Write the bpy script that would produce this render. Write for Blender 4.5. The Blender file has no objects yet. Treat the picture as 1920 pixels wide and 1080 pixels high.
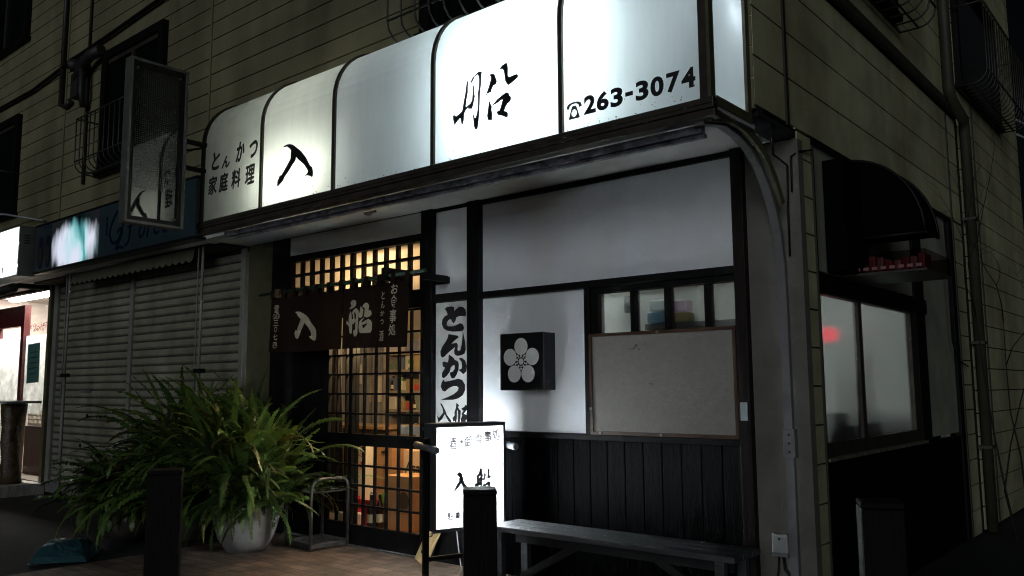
import bpy, bmesh, math, random
from mathutils import Vector, Matrix
R = math.radians
random.seed(7)
S = bpy.context.scene
COL = S.collection

# ------------------------------------------------------------------ camera
cam = bpy.data.cameras.new('camera')
cam.sensor_width = 36.0
cam.lens = 1582.4 / 1920 * 36.0
cam.clip_start = 0.05
cam.clip_end = 2000
camo = bpy.data.objects.new('camera', cam)
COL.objects.link(camo)
_y, _t, _r = -0.70136217, 0.11720507, -0.0064699
fwd = Vector((math.sin(_y) * math.cos(_t), math.cos(_y) * math.cos(_t), math.sin(_t)))
rt = Vector((math.cos(_y), -math.sin(_y), 0))
up = rt.cross(fwd)
r2 = rt * math.cos(_r) + up * math.sin(_r)
u2 = -rt * math.sin(_r) + up * math.cos(_r)
mw = Matrix((r2, u2, -fwd)).transposed().to_4x4()
mw.translation = Vector((1.71, -4.46, 1.25))
camo.matrix_world = mw
S.camera = camo

# ------------------------------------------------------------------ night sky, one faint soft street light direction, exposure
w = bpy.data.worlds.new('World')
S.world = w
w.use_nodes = True
nt = w.node_tree
bg = nt.nodes['Background']
sky = nt.nodes.new('ShaderNodeTexSky')
sky.sky_type = 'NISHITA'
sky.sun_disc = False
SUN_EL, SUN_ROT = R(9.7), R(162)
sky.sun_elevation = SUN_EL
sky.sun_rotation = SUN_ROT
nt.links.new(sky.outputs[0], bg.inputs[0])
bg.inputs[1].default_value = 0.0005
sl = bpy.data.lights.new('street_glow', 'SUN')
sl.energy = 0.58
sl.angle = R(30)
sl.color = (0.87, 0.94, 1.0)
slo = bpy.data.objects.new('street_glow', sl)
COL.objects.link(slo)
# light comes from the street side (-y), a little from the right and just above the horizon
d = Vector((-0.33, 1.0, -0.18))
slo.rotation_euler = d.to_track_quat('-Z', 'Y').to_euler()
S.view_settings.view_transform = 'Standard'
S.view_settings.look = 'None'
S.view_settings.exposure = 0
S.view_settings.gamma = 1
S.cycles.sample_clamp_indirect = 0
S.cycles.filter_width = 1.1
S.view_settings.use_curve_mapping = False

# ------------------------------------------------------------------ materials
MATS = {}
def mat(name, col, rough=0.6, var=0.15, scale=5.0, bump=0.0, bscale=80.0, metal=0.0, spec=0.5, tint=None, stretch=(1, 1, 1), streak=0.0, band=0.0):
    if name in MATS: return MATS[name]
    m = bpy.data.materials.new(name); m.use_nodes = True
    n = m.node_tree; L = n.links; b = n.nodes['Principled BSDF']
    b.inputs['Roughness'].default_value = rough
    b.inputs['Metallic'].default_value = metal
    b.inputs['Specular IOR Level'].default_value = spec
    tc = n.nodes.new('ShaderNodeTexCoord')
    mp = n.nodes.new('ShaderNodeMapping'); mp.inputs['Scale'].default_value = stretch
    L.new(tc.outputs['Object'], mp.inputs['Vector'])
    nz = n.nodes.new('ShaderNodeTexNoise'); nz.inputs['Scale'].default_value = scale
    nz.inputs['Detail'].default_value = 8; nz.inputs['Roughness'].default_value = 0.65
    L.new(mp.outputs[0], nz.inputs['Vector'])
    cr = n.nodes.new('ShaderNodeValToRGB')
    e = cr.color_ramp.elements
    lo = [max(0, c * (1 - var * 1.6)) for c in col]; hi = [min(1, c * (1 + var)) for c in col]
    if tint: lo = list(tint)
    e[0].position = 0.32; e[0].color = (*lo, 1); e[1].position = 0.66; e[1].color = (*hi, 1)
    L.new(nz.outputs[0], cr.inputs[0])
    out = cr.outputs[0]
    if streak > 0:
        m2 = n.nodes.new('ShaderNodeMapping'); m2.inputs['Scale'].default_value = (1.3, 1.3, 0.22)
        L.new(tc.outputs['Object'], m2.inputs['Vector'])
        n2 = n.nodes.new('ShaderNodeTexNoise'); n2.inputs['Scale'].default_value = 2.0; n2.inputs['Detail'].default_value = 6
        L.new(m2.outputs[0], n2.inputs['Vector'])
        r3 = n.nodes.new('ShaderNodeValToRGB'); r3.color_ramp.elements[0].position = 0.35; r3.color_ramp.elements[1].position = 0.6
        k = 1 - streak
        r3.color_ramp.elements[0].color = (k, k * 0.97, k * 0.92, 1); r3.color_ramp.elements[1].color = (1, 1, 1, 1)
        L.new(n2.outputs[0], r3.inputs[0])
        mx = n.nodes.new('ShaderNodeMix'); mx.data_type = 'RGBA'; mx.blend_type = 'MULTIPLY'; mx.inputs['Factor'].default_value = 1
        L.new(out, mx.inputs['A']); L.new(r3.outputs[0], mx.inputs['B']); out = mx.outputs['Result']
    if band > 0:
        m4 = n.nodes.new('ShaderNodeMapping'); m4.inputs['Scale'].default_value = (0.35, 0.35, 5.5)
        L.new(tc.outputs['Object'], m4.inputs['Vector'])
        n4 = n.nodes.new('ShaderNodeTexNoise'); n4.inputs['Scale'].default_value = 1.0; n4.inputs['Detail'].default_value = 1
        L.new(m4.outputs[0], n4.inputs['Vector'])
        r4 = n.nodes.new('ShaderNodeMapRange'); r4.inputs[1].default_value = 0.3; r4.inputs[2].default_value = 0.7; r4.inputs[3].default_value = 1 - band; r4.inputs[4].default_value = 1 + band
        L.new(n4.outputs[0], r4.inputs[0])
        vm = n.nodes.new('ShaderNodeVectorMath'); vm.operation = 'SCALE'
        L.new(out, vm.inputs[0]); L.new(r4.outputs[0], vm.inputs['Scale']); out = vm.outputs[0]
    L.new(out, b.inputs['Base Color'])
    if bump > 0:
        n3 = n.nodes.new('ShaderNodeTexNoise'); n3.inputs['Scale'].default_value = bscale; n3.inputs['Detail'].default_value = 5
        L.new(mp.outputs[0], n3.inputs['Vector'])
        bp = n.nodes.new('ShaderNodeBump'); bp.inputs['Strength'].default_value = bump; bp.inputs['Distance'].default_value = 0.01
        L.new(n3.outputs[0], bp.inputs['Height']); L.new(bp.outputs[0], b.inputs['Normal'])
    MATS[name] = m
    return m

def emis(name, col, strength):
    if name in MATS: return MATS[name]
    m = bpy.data.materials.new(name); m.use_nodes = True
    n = m.node_tree; n.nodes.clear()
    o = n.nodes.new('ShaderNodeOutputMaterial'); e = n.nodes.new('ShaderNodeEmission')
    e.inputs[0].default_value = (*col, 1); e.inputs[1].default_value = strength
    n.links.new(e.outputs[0], o.inputs[0]); MATS[name] = m
    return m

def clear_glass(name, tint=(0.95, 0.96, 0.95), gloss=0.06):
    if name in MATS: return MATS[name]
    m = bpy.data.materials.new(name); m.use_nodes = True
    n = m.node_tree; n.nodes.clear(); L = n.links
    o = n.nodes.new('ShaderNodeOutputMaterial'); t = n.nodes.new('ShaderNodeBsdfTransparent'); g = n.nodes.new('ShaderNodeBsdfGlossy')
    t.inputs[0].default_value = (*tint, 1); g.inputs['Roughness'].default_value = 0.04
    mx = n.nodes.new('ShaderNodeMixShader'); mx.inputs[0].default_value = gloss
    L.new(t.outputs[0], mx.inputs[1]); L.new(g.outputs[0], mx.inputs[2]); L.new(mx.outputs[0], o.inputs[0]); MATS[name] = m
    return m

def diffuser(name, col, trans=0.8, gloss=0.05, rough=0.25, dirt=0.1, dscale=3.0, streaky=True):
    """translucent sheet (acrylic, paper, frosted film)"""
    if name in MATS: return MATS[name]
    m = bpy.data.materials.new(name); m.use_nodes = True
    n = m.node_tree; n.nodes.clear(); L = n.links
    o = n.nodes.new('ShaderNodeOutputMaterial')
    tc = n.nodes.new('ShaderNodeTexCoord'); mp = n.nodes.new('ShaderNodeMapping')
    mp.inputs['Scale'].default_value = (4, 4, 0.7) if streaky else (1, 1, 1)
    L.new(tc.outputs['Object'], mp.inputs[0])
    nz = n.nodes.new('ShaderNodeTexNoise'); nz.inputs['Scale'].default_value = dscale; nz.inputs['Detail'].default_value = 8; nz.inputs['Roughness'].default_value = 0.7
    L.new(mp.outputs[0], nz.inputs['Vector'])
    cr = n.nodes.new('ShaderNodeValToRGB'); e = cr.color_ramp.elements
    e[0].position = 0.3; e[1].position = 0.6
    e[0].color = (*[c * (1 - dirt) for c in col], 1); e[1].color = (*col, 1)
    L.new(nz.outputs[0], cr.inputs[0])
    tr = n.nodes.new('ShaderNodeBsdfTranslucent'); df = n.nodes.new('ShaderNodeBsdfDiffuse'); gl = n.nodes.new('ShaderNodeBsdfGlossy')
    gl.inputs['Roughness'].default_value = rough
    L.new(cr.outputs[0], tr.inputs[0]); L.new(cr.outputs[0], df.inputs[0])
    a = n.nodes.new('ShaderNodeMixShader'); a.inputs[0].default_value = trans
    L.new(df.outputs[0], a.inputs[1]); L.new(tr.outputs[0], a.inputs[2])
    b = n.nodes.new('ShaderNodeMixShader'); b.inputs[0].default_value = gloss
    L.new(a.outputs[0], b.inputs[1]); L.new(gl.outputs[0], b.inputs[2])
    L.new(b.outputs[0], o.inputs[0]); MATS[name] = m
    return m

def obscured(name, rough=0.3, see=0.6, col=(0.8, 0.84, 0.84)):
    """figured window glass: blurred view mixed with a milky scatter"""
    if name in MATS: return MATS[name]
    m = bpy.data.materials.new(name); m.use_nodes = True
    n = m.node_tree; n.nodes.clear(); L = n.links
    o = n.nodes.new('ShaderNodeOutputMaterial')
    g = n.nodes.new('ShaderNodeBsdfRefraction'); g.inputs['Roughness'].default_value = rough; g.inputs['IOR'].default_value = 1.25
    g.inputs[0].default_value = (*col, 1)
    t = n.nodes.new('ShaderNodeBsdfTranslucent')
    tc = n.nodes.new('ShaderNodeTexCoord'); nz = n.nodes.new('ShaderNodeTexNoise'); nz.inputs['Scale'].default_value = 5; nz.inputs['Detail'].default_value = 6
    L.new(tc.outputs['Object'], nz.inputs['Vector'])
    cr = n.nodes.new('ShaderNodeValToRGB'); cr.color_ramp.elements[0].color = (*[c * 0.85 for c in col], 1); cr.color_ramp.elements[1].color = (*col, 1)
    cr.color_ramp.elements[0].position = 0.35; cr.color_ramp.elements[1].position = 0.65
    L.new(nz.outputs[0], cr.inputs[0]); L.new(cr.outputs[0], t.inputs[0])
    a = n.nodes.new('ShaderNodeMixShader'); a.inputs[0].default_value = see
    L.new(t.outputs[0], a.inputs[1]); L.new(g.outputs[0], a.inputs[2])
    gl = n.nodes.new('ShaderNodeBsdfGlossy'); gl.inputs['Roughness'].default_value = 0.12
    b = n.nodes.new('ShaderNodeMixShader'); b.inputs[0].default_value = 0.05
    L.new(a.outputs[0], b.inputs[1]); L.new(gl.outputs[0], b.inputs[2]); L.new(b.outputs[0], o.inputs[0]); MATS[name] = m
    return m

# ------------------------------------------------------------------ mesh helpers
class MB:
    def __init__(s): s.v = []; s.f = []; s.smooth = []
    def box(s, x0, x1, y0, y1, z0, z1, M=None):
        b = len(s.v)
        c = [(x0, y0, z0), (x1, y0, z0), (x1, y1, z0), (x0, y1, z0), (x0, y0, z1), (x1, y0, z1), (x1, y1, z1), (x0, y1, z1)]
        if M: c = [tuple(M @ Vector(p)) for p in c]
        s.v += c
        for q in ((0, 3, 2, 1), (4, 5, 6, 7), (0, 1, 5, 4), (1, 2, 6, 5), (2, 3, 7, 6), (3, 0, 4, 7)):
            s.f.append(tuple(b + i for i in q)); s.smooth.append(False)
        return s
    def face(s, pts):
        b = len(s.v); s.v += [tuple(p) for p in pts]; s.f.append(tuple(range(b, b + len(pts)))); s.smooth.append(False); return s
    def tube(s, pts, r, n=8, cap=True):
        P = [Vector(p) for p in pts]; k = len(P); b = len(s.v)
        rr = r if isinstance(r, (list, tuple)) else [r] * k
        prev = None
        for i, p in enumerate(P):
            t = (P[min(i + 1, k - 1)] - P[max(i - 1, 0)]).normalized()
            if prev is None:
                a = Vector((0, 0, 1)) if abs(t.z) < 0.9 else Vector((1, 0, 0)); nn = t.cross(a).normalized()
            else:
                nn = (prev - t * prev.dot(t)).normalized()
            prev = nn; bb = t.cross(nn)
            for j in range(n):
                an = 2 * math.pi * j / n
                s.v.append(tuple(p + (nn * math.cos(an) + bb * math.sin(an)) * rr[i]))
        for i in range(k - 1):
            for j in range(n):
                s.f.append((b + i * n + j, b + i * n + (j + 1) % n, b + (i + 1) * n + (j + 1) % n, b + (i + 1) * n + j)); s.smooth.append(True)
        if cap:
            s.f.append(tuple(b + j for j in range(n))[::-1]); s.f.append(tuple(b + (k - 1) * n + j for j in range(n))); s.smooth += [False, False]
        return s
    def lathe(s, prof, cx, cy, n=24, M=None):
        b = len(s.v)
        for (r, z) in prof:
            for j in range(n):
                a = 2 * math.pi * j / n
                p = (cx + r * math.cos(a), cy + r * math.sin(a), z)
                s.v.append(tuple(M @ Vector(p)) if M else p)
        for i in range(len(prof) - 1):
            for j in range(n):
                s.f.append((b + i * n + j, b + i * n + (j + 1) % n, b + (i + 1) * n + (j + 1) % n, b + (i + 1) * n + j)); s.smooth.append(True)
        return s
    def extrude(s, poly, fn, d0, d1):
        """poly = list of (u,v); fn(u,v,d) -> xyz; closed prism from d0 to d1"""
        b = len(s.v); n = len(poly)
        s.v += [tuple(fn(u, v, d0)) for u, v in poly] + [tuple(fn(u, v, d1)) for u, v in poly]
        s.f.append(tuple(range(b, b + n))); s.f.append(tuple(range(b + n, b + 2 * n))[::-1]); s.smooth += [False, False]
        for i in range(n):
            j = (i + 1) % n
            s.f.append((b + i, b + j, b + n + j, b + n + i)); s.smooth.append(False)
        return s
    def build(s, name, m, parent=None, bevel=0.0, fix=True):
        me = bpy.data.meshes.new(name)
        me.from_pydata(s.v, [], s.f)
        for p, sm in zip(me.polygons, s.smooth): p.use_smooth = sm
        if fix:
            bm = bmesh.new(); bm.from_mesh(me); bmesh.ops.recalc_face_normals(bm, faces=bm.faces); bm.to_mesh(me); bm.free()
        me.materials.append(m)
        o = bpy.data.objects.new(name, me); COL.objects.link(o)
        if parent: o.parent = parent
        if bevel > 0:
            md = o.modifiers.new('bevel', 'BEVEL'); md.width = bevel; md.segments = 2; md.limit_method = 'ANGLE'; md.angle_limit = R(40)
        return o

def B(*a): return MB().box(*a)
def thing(name, label, cat, loc=(0, 0, 0), rz=0, group=None):
    o = bpy.data.objects.new(name, None); o.empty_display_size = 0.1
    COL.objects.link(o); o.location = loc; o.rotation_euler = (0, 0, rz)
    o['label'] = label; o['category'] = cat
    if group: o['group'] = group
    return o
def tag(o, label, cat, group=None):
    o['label'] = label; o['category'] = cat
    if group: o['group'] = group
    return o
def structure(o): o['kind'] = 'structure'; return o

# ------------------------------------------------------------------ lettering
GC = {}
def glyph(ch, bold=0.0):
    k = (ch, bold)
    if k in GC: return GC[k]
    c = bpy.data.curves.new('lettering', 'FONT'); c.body = ch; c.offset = bold; c.resolution_u = 4
    o = bpy.data.objects.new('lettering', c); COL.objects.link(o)
    me = bpy.data.meshes.new_from_object(o.evaluated_get(bpy.context.evaluated_depsgraph_get()))
    vs = [(v.co.x, v.co.y) for v in me.vertices]; fs = [tuple(p.vertices) for p in me.polygons]
    bpy.data.objects.remove(o); bpy.data.curves.remove(c); bpy.data.meshes.remove(me)
    x0 = min(v[0] for v in vs); x1 = max(v[0] for v in vs); y0 = min(v[1] for v in vs); y1 = max(v[1] for v in vs)
    GC[k] = (vs, fs, x0, x1, y0, y1)
    return GC[k]
def put(mb, ch, fn, u, v, wd, ht, bold=0.0, rot=0.0, shear=0.0, fat=0.0):
    if fat:
        for i, (a, c) in enumerate(((0, 0), (-1, 0), (1, 0), (0, 1), (0, -1))):
            off = 0.0003 * i
            put(mb, ch, lambda p, q, o=off: tuple(Vector(fn(p, q)) + (Vector(fn(p, q, -1.0)) - Vector(fn(p, q))) * o), u + a * fat, v + c * fat, wd, ht, bold, rot, shear)
        return
    _put(mb, ch, fn, u, v, wd, ht, bold, rot, shear)
def _put(mb, ch, fn, u, v, wd, ht, bold=0.0, rot=0.0, shear=0.0):
    """glyph fitted in a box of wd x ht centred at (u,v) on the surface fn"""
    vs, fs, x0, x1, y0, y1 = glyph(ch, bold)
    b = len(mb.v); cr, sr = math.cos(rot), math.sin(rot)
    for (x, y) in vs:
        a = ((x - x0) / (x1 - x0) - 0.5) * wd; c = ((y - y0) / max(1e-6, y1 - y0) - 0.5) * ht
        a += c * shear
        mb.v.append(tuple(fn(u + a * cr - c * sr, v + a * sr + c * cr)))
    for f in fs: mb.f.append(tuple(b + i for i in f)); mb.smooth.append(False)
def grow(p, e):
    n = len(p); A = sum(p[i][0] * p[(i + 1) % n][1] - p[(i + 1) % n][0] * p[i][1] for i in range(n)); sg = 1 if A > 0 else -1
    out = []
    for i in range(n):
        a, c = p[i - 1], p[(i + 1) % n]; dx, dy = c[0] - a[0], c[1] - a[1]; l = math.hypot(dx, dy) or 1
        out.append((p[i][0] + sg * dy / l * e, p[i][1] - sg * dx / l * e))
    return out
def ink(mb, polys, fn3, d=0.0004, e=0.0):
    if e: polys = [grow(p, e) for p in polys]
    for i, p in enumerate(polys): mb.extrude(p, fn3, i * d * 0.3, -0.0012 - i * d)
def ribbon(mb, pts, wd, fn, n=6):
    """brush stroke: smooth ribbon through (u,v) points with width wd (scalar or list)"""
    P = []
    k = len(pts); W = wd if isinstance(wd, (list, tuple)) else [wd] * k
    for i in range(k - 1):
        p0 = pts[max(i - 1, 0)]; p1 = pts[i]; p2 = pts[i + 1]; p3 = pts[min(i + 2, k - 1)]
        for j in range(n):
            t = j / n
            q = [0.5 * (2 * p1[a] + (p2[a] - p0[a]) * t + (2 * p0[a] - 5 * p1[a] + 4 * p2[a] - p3[a]) * t * t + (3 * p1[a] - p0[a] - 3 * p2[a] + p3[a]) * t ** 3) for a in (0, 1)]
            P.append((q[0], q[1], W[i] + (W[i + 1] - W[i]) * t))
    P.append((*pts[-1], W[-1]))
    b = len(mb.v)
    for i, (x, y, ww) in enumerate(P):
        a = P[max(i - 1, 0)]; c = P[min(i + 1, len(P) - 1)]
        dx, dy = c[0] - a[0], c[1] - a[1]; l = math.hypot(dx, dy) or 1
        nx, ny = -dy / l * ww / 2, dx / l * ww / 2
        mb.v += [tuple(fn(x + nx, y + ny)), tuple(fn(x - nx, y - ny))]
    for i in range(len(P) - 1):
        mb.f.append((b + 2 * i, b + 2 * i + 1, b + 2 * i + 3, b + 2 * i + 2)); mb.smooth.append(False)

TR = {}
TR['sign_ship'] = [[[-1.576,3.047],[-1.569,3.031],[-1.573,3.009],[-1.573,2.972],[-1.585,2.928],[-1.59,2.891],[-1.583,2.888],[-1.552,2.9],[-1.538,2.917],[-1.534,2.958],[-1.534,3.0],[-1.527,3.007],[-1.523,2.989],[-1.523,2.955],[-1.516,2.937],[-1.523,2.914],[-1.529,2.89],[-1.54,2.866],[-1.569,2.872],[-1.569,2.882],[-1.59,2.868],[-1.603,2.848],[-1.605,2.811],[-1.616,2.786],[-1.624,2.794],[-1.63,2.825],[-1.637,2.83],[-1.658,2.816],[-1.681,2.798],[-1.691,2.829],[-1.694,2.855],[-1.684,2.86],[-1.667,2.847],[-1.641,2.857],[-1.618,2.87],[-1.608,2.912],[-1.594,2.964],[-1.584,3.021]],[[-1.552,3.027],[-1.544,3.023],[-1.527,3.04],[-1.519,3.055],[-1.497,3.063],[-1.486,3.051],[-1.482,3.029],[-1.483,2.988],[-1.492,2.948],[-1.491,2.906],[-1.492,2.865],[-1.5,2.826],[-1.511,2.805],[-1.519,2.809],[-1.529,2.832],[-1.537,2.85],[-1.533,2.833],[-1.527,2.79],[-1.522,2.752],[-1.511,2.734],[-1.496,2.738],[-1.487,2.781],[-1.481,2.842],[-1.478,2.903],[-1.475,2.953],[-1.469,2.992],[-1.465,3.046],[-1.461,3.07],[-1.475,3.075],[-1.491,3.075],[-1.513,3.064],[-1.535,3.051]],[[-1.402,3.036],[-1.389,3.038],[-1.365,3.032],[-1.358,3.015],[-1.346,2.985],[-1.353,2.97],[-1.371,2.967],[-1.384,2.951],[-1.391,2.932],[-1.419,2.929],[-1.432,2.913],[-1.422,2.936],[-1.405,2.969],[-1.389,3.01],[-1.39,3.021]],[[-1.326,3.052],[-1.305,3.067],[-1.274,3.075],[-1.266,3.067],[-1.263,3.044],[-1.264,2.999],[-1.254,2.985],[-1.228,2.988],[-1.198,2.99],[-1.189,2.981],[-1.191,2.969],[-1.219,2.956],[-1.239,2.947],[-1.262,2.941],[-1.282,2.969],[-1.285,2.996],[-1.292,3.031],[-1.302,3.046]],[[-1.402,2.881],[-1.393,2.859],[-1.385,2.845],[-1.387,2.825],[-1.382,2.8],[-1.385,2.765],[-1.411,2.77],[-1.421,2.796],[-1.414,2.819],[-1.409,2.855]],[[-1.385,2.845],[-1.364,2.861],[-1.343,2.876],[-1.301,2.893],[-1.275,2.902],[-1.26,2.897],[-1.255,2.882],[-1.242,2.869],[-1.241,2.853],[-1.25,2.843],[-1.268,2.835],[-1.283,2.818],[-1.292,2.798],[-1.271,2.789],[-1.265,2.778],[-1.266,2.76],[-1.276,2.756],[-1.307,2.773],[-1.333,2.781],[-1.346,2.798],[-1.34,2.808],[-1.325,2.807],[-1.314,2.829],[-1.304,2.855],[-1.301,2.867],[-1.317,2.867],[-1.343,2.856],[-1.358,2.853],[-1.374,2.85]]]
TR['sign_enter'] = [[[-3.412,3.002],[-3.367,3.007],[-3.33,3.004],[-3.294,2.991],[-3.252,2.964],[-3.192,2.923],[-3.138,2.871],[-3.084,2.8],[-3.061,2.786],[-3.05,2.747],[-3.05,2.726],[-3.061,2.714],[-3.087,2.727],[-3.116,2.736],[-3.149,2.737],[-3.122,2.747],[-3.108,2.764],[-3.117,2.78],[-3.156,2.822],[-3.225,2.87],[-3.254,2.896],[-3.259,2.869],[-3.289,2.849],[-3.34,2.804],[-3.384,2.771],[-3.404,2.746],[-3.434,2.73],[-3.467,2.713],[-3.475,2.717],[-3.473,2.757],[-3.46,2.77],[-3.446,2.794],[-3.43,2.788],[-3.401,2.811],[-3.366,2.845],[-3.317,2.893],[-3.317,2.931],[-3.313,2.952],[-3.329,2.968],[-3.366,2.992],[-3.393,2.992]]]
TR['noren_enter'] = [[[-4.225,1.888],[-4.191,1.891],[-4.152,1.885],[-4.108,1.871],[-4.065,1.852],[-4.029,1.828],[-3.988,1.784],[-3.939,1.743],[-3.923,1.719],[-3.917,1.684],[-3.92,1.649],[-3.938,1.636],[-3.962,1.642],[-3.988,1.655],[-4.015,1.673],[-3.989,1.676],[-3.982,1.69],[-3.996,1.716],[-4.029,1.75],[-4.078,1.785],[-4.086,1.789],[-4.104,1.764],[-4.135,1.726],[-4.156,1.691],[-4.177,1.667],[-4.193,1.662],[-4.218,1.674],[-4.231,1.711],[-4.212,1.74],[-4.193,1.726],[-4.188,1.752],[-4.165,1.787],[-4.142,1.823],[-4.178,1.847],[-4.198,1.871]]]
TR['noren_ship'] = [[[-3.492,1.919],[-3.477,1.933],[-3.454,1.936],[-3.434,1.928],[-3.424,1.911],[-3.43,1.889],[-3.453,1.875],[-3.483,1.868],[-3.511,1.864],[-3.494,1.88],[-3.481,1.892],[-3.493,1.906]],[[-3.49,1.848],[-3.481,1.833],[-3.476,1.796],[-3.468,1.757],[-3.469,1.717],[-3.473,1.675],[-3.486,1.671],[-3.499,1.68],[-3.508,1.726],[-3.514,1.785],[-3.508,1.821]],[[-3.472,1.839],[-3.452,1.857],[-3.43,1.869],[-3.412,1.863],[-3.392,1.844],[-3.393,1.814],[-3.397,1.779],[-3.401,1.727],[-3.402,1.672],[-3.417,1.651],[-3.432,1.648],[-3.447,1.659],[-3.454,1.694],[-3.443,1.698],[-3.429,1.702],[-3.429,1.738],[-3.425,1.78],[-3.423,1.816],[-3.437,1.843],[-3.447,1.834],[-3.443,1.808],[-3.438,1.771],[-3.45,1.743],[-3.46,1.75],[-3.456,1.782],[-3.461,1.815]],[[-3.535,1.778],[-3.511,1.759],[-3.476,1.78],[-3.451,1.792],[-3.425,1.78],[-3.43,1.761],[-3.46,1.753],[-3.485,1.731],[-3.513,1.733],[-3.542,1.759]],[[-3.37,1.881],[-3.357,1.868],[-3.339,1.853],[-3.341,1.828],[-3.35,1.799],[-3.368,1.789],[-3.385,1.794],[-3.391,1.814],[-3.38,1.836],[-3.374,1.862]],[[-3.35,1.877],[-3.333,1.895],[-3.308,1.904],[-3.288,1.897],[-3.273,1.875],[-3.28,1.853],[-3.282,1.84],[-3.265,1.845],[-3.25,1.835],[-3.245,1.812],[-3.262,1.798],[-3.296,1.789],[-3.333,1.798],[-3.326,1.827],[-3.322,1.859],[-3.33,1.869],[-3.342,1.867]],[[-3.323,1.791],[-3.357,1.76],[-3.349,1.734],[-3.341,1.708],[-3.289,1.715],[-3.243,1.693],[-3.259,1.672],[-3.308,1.671],[-3.363,1.672],[-3.38,1.681],[-3.389,1.72],[-3.384,1.759],[-3.36,1.777]],[[-3.354,1.75],[-3.31,1.769],[-3.281,1.777],[-3.254,1.764],[-3.239,1.744],[-3.241,1.719],[-3.242,1.687],[-3.289,1.708],[-3.329,1.709],[-3.294,1.738],[-3.295,1.746],[-3.344,1.734]]]
TR['board_a'] = [[[-2.702,1.833],[-2.679,1.845],[-2.638,1.847],[-2.609,1.842],[-2.602,1.827],[-2.606,1.81],[-2.586,1.822],[-2.551,1.84],[-2.517,1.836],[-2.491,1.816],[-2.484,1.786],[-2.491,1.763],[-2.528,1.77],[-2.563,1.768],[-2.583,1.761],[-2.592,1.736],[-2.612,1.72],[-2.629,1.736],[-2.638,1.752],[-2.661,1.749],[-2.678,1.731],[-2.682,1.71],[-2.661,1.7],[-2.615,1.699],[-2.574,1.708],[-2.543,1.718],[-2.517,1.707],[-2.503,1.682],[-2.514,1.663],[-2.557,1.658],[-2.62,1.659],[-2.679,1.67],[-2.714,1.688],[-2.733,1.721],[-2.726,1.754],[-2.703,1.776],[-2.67,1.787],[-2.682,1.811]],[[-2.662,1.644],[-2.614,1.635],[-2.568,1.627],[-2.56,1.614],[-2.586,1.601],[-2.614,1.585],[-2.635,1.567],[-2.609,1.573],[-2.58,1.576],[-2.567,1.561],[-2.571,1.526],[-2.56,1.516],[-2.542,1.521],[-2.528,1.561],[-2.52,1.61],[-2.516,1.649],[-2.508,1.626],[-2.494,1.576],[-2.488,1.523],[-2.5,1.495],[-2.534,1.483],[-2.574,1.48],[-2.6,1.493],[-2.604,1.514],[-2.598,1.547],[-2.614,1.535],[-2.661,1.508],[-2.702,1.48],[-2.725,1.472],[-2.742,1.485],[-2.746,1.519],[-2.726,1.552],[-2.69,1.588],[-2.67,1.617]]]
TR['board_b'] = [[[-2.658,1.491],[-2.635,1.483],[-2.609,1.466],[-2.599,1.452],[-2.57,1.444],[-2.558,1.423],[-2.56,1.381],[-2.579,1.344],[-2.602,1.319],[-2.628,1.318],[-2.641,1.336],[-2.648,1.362],[-2.618,1.366],[-2.599,1.386],[-2.597,1.41],[-2.615,1.414],[-2.638,1.397],[-2.648,1.366],[-2.681,1.336],[-2.71,1.32],[-2.73,1.33],[-2.727,1.361],[-2.701,1.388],[-2.697,1.398],[-2.721,1.408],[-2.724,1.436],[-2.708,1.443],[-2.668,1.435],[-2.661,1.458]],[[-2.557,1.462],[-2.525,1.465],[-2.493,1.444],[-2.479,1.407],[-2.483,1.366],[-2.512,1.347],[-2.544,1.369],[-2.56,1.379],[-2.531,1.385],[-2.524,1.404],[-2.528,1.434]],[[-2.71,1.311],[-2.7,1.294],[-2.641,1.301],[-2.563,1.315],[-2.525,1.307],[-2.496,1.274],[-2.494,1.233],[-2.518,1.196],[-2.563,1.173],[-2.615,1.163],[-2.74,1.161],[-2.674,1.18],[-2.608,1.203],[-2.566,1.228],[-2.557,1.249],[-2.576,1.262],[-2.615,1.261],[-2.661,1.247],[-2.697,1.222],[-2.723,1.231],[-2.74,1.259],[-2.73,1.29]],[[-2.746,1.137],[-2.73,1.135],[-2.696,1.089],[-2.68,1.056],[-2.631,1.011],[-2.64,0.997],[-2.663,1.013],[-2.699,1.061],[-2.726,1.023],[-2.762,0.999],[-2.776,1.043],[-2.756,1.03],[-2.713,1.07],[-2.719,1.098]],[[-2.579,1.141],[-2.553,1.123],[-2.566,1.111],[-2.553,1.095],[-2.537,1.086],[-2.54,1.045],[-2.55,0.992],[-2.563,0.992],[-2.56,1.054],[-2.563,1.086],[-2.576,1.086],[-2.579,1.026],[-2.588,0.998],[-2.595,1.014],[-2.608,1.007],[-2.618,1.03],[-2.595,1.053],[-2.598,1.072],[-2.582,1.109]],[[-2.531,1.1],[-2.499,1.114],[-2.487,1.128],[-2.468,1.114],[-2.48,1.091],[-2.506,1.064],[-2.474,1.053],[-2.468,1.033],[-2.493,1.014],[-2.48,0.994],[-2.499,0.996],[-2.531,1.004],[-2.534,1.027],[-2.518,1.054],[-2.528,1.063],[-2.506,1.086],[-2.518,1.091]]]
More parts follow.
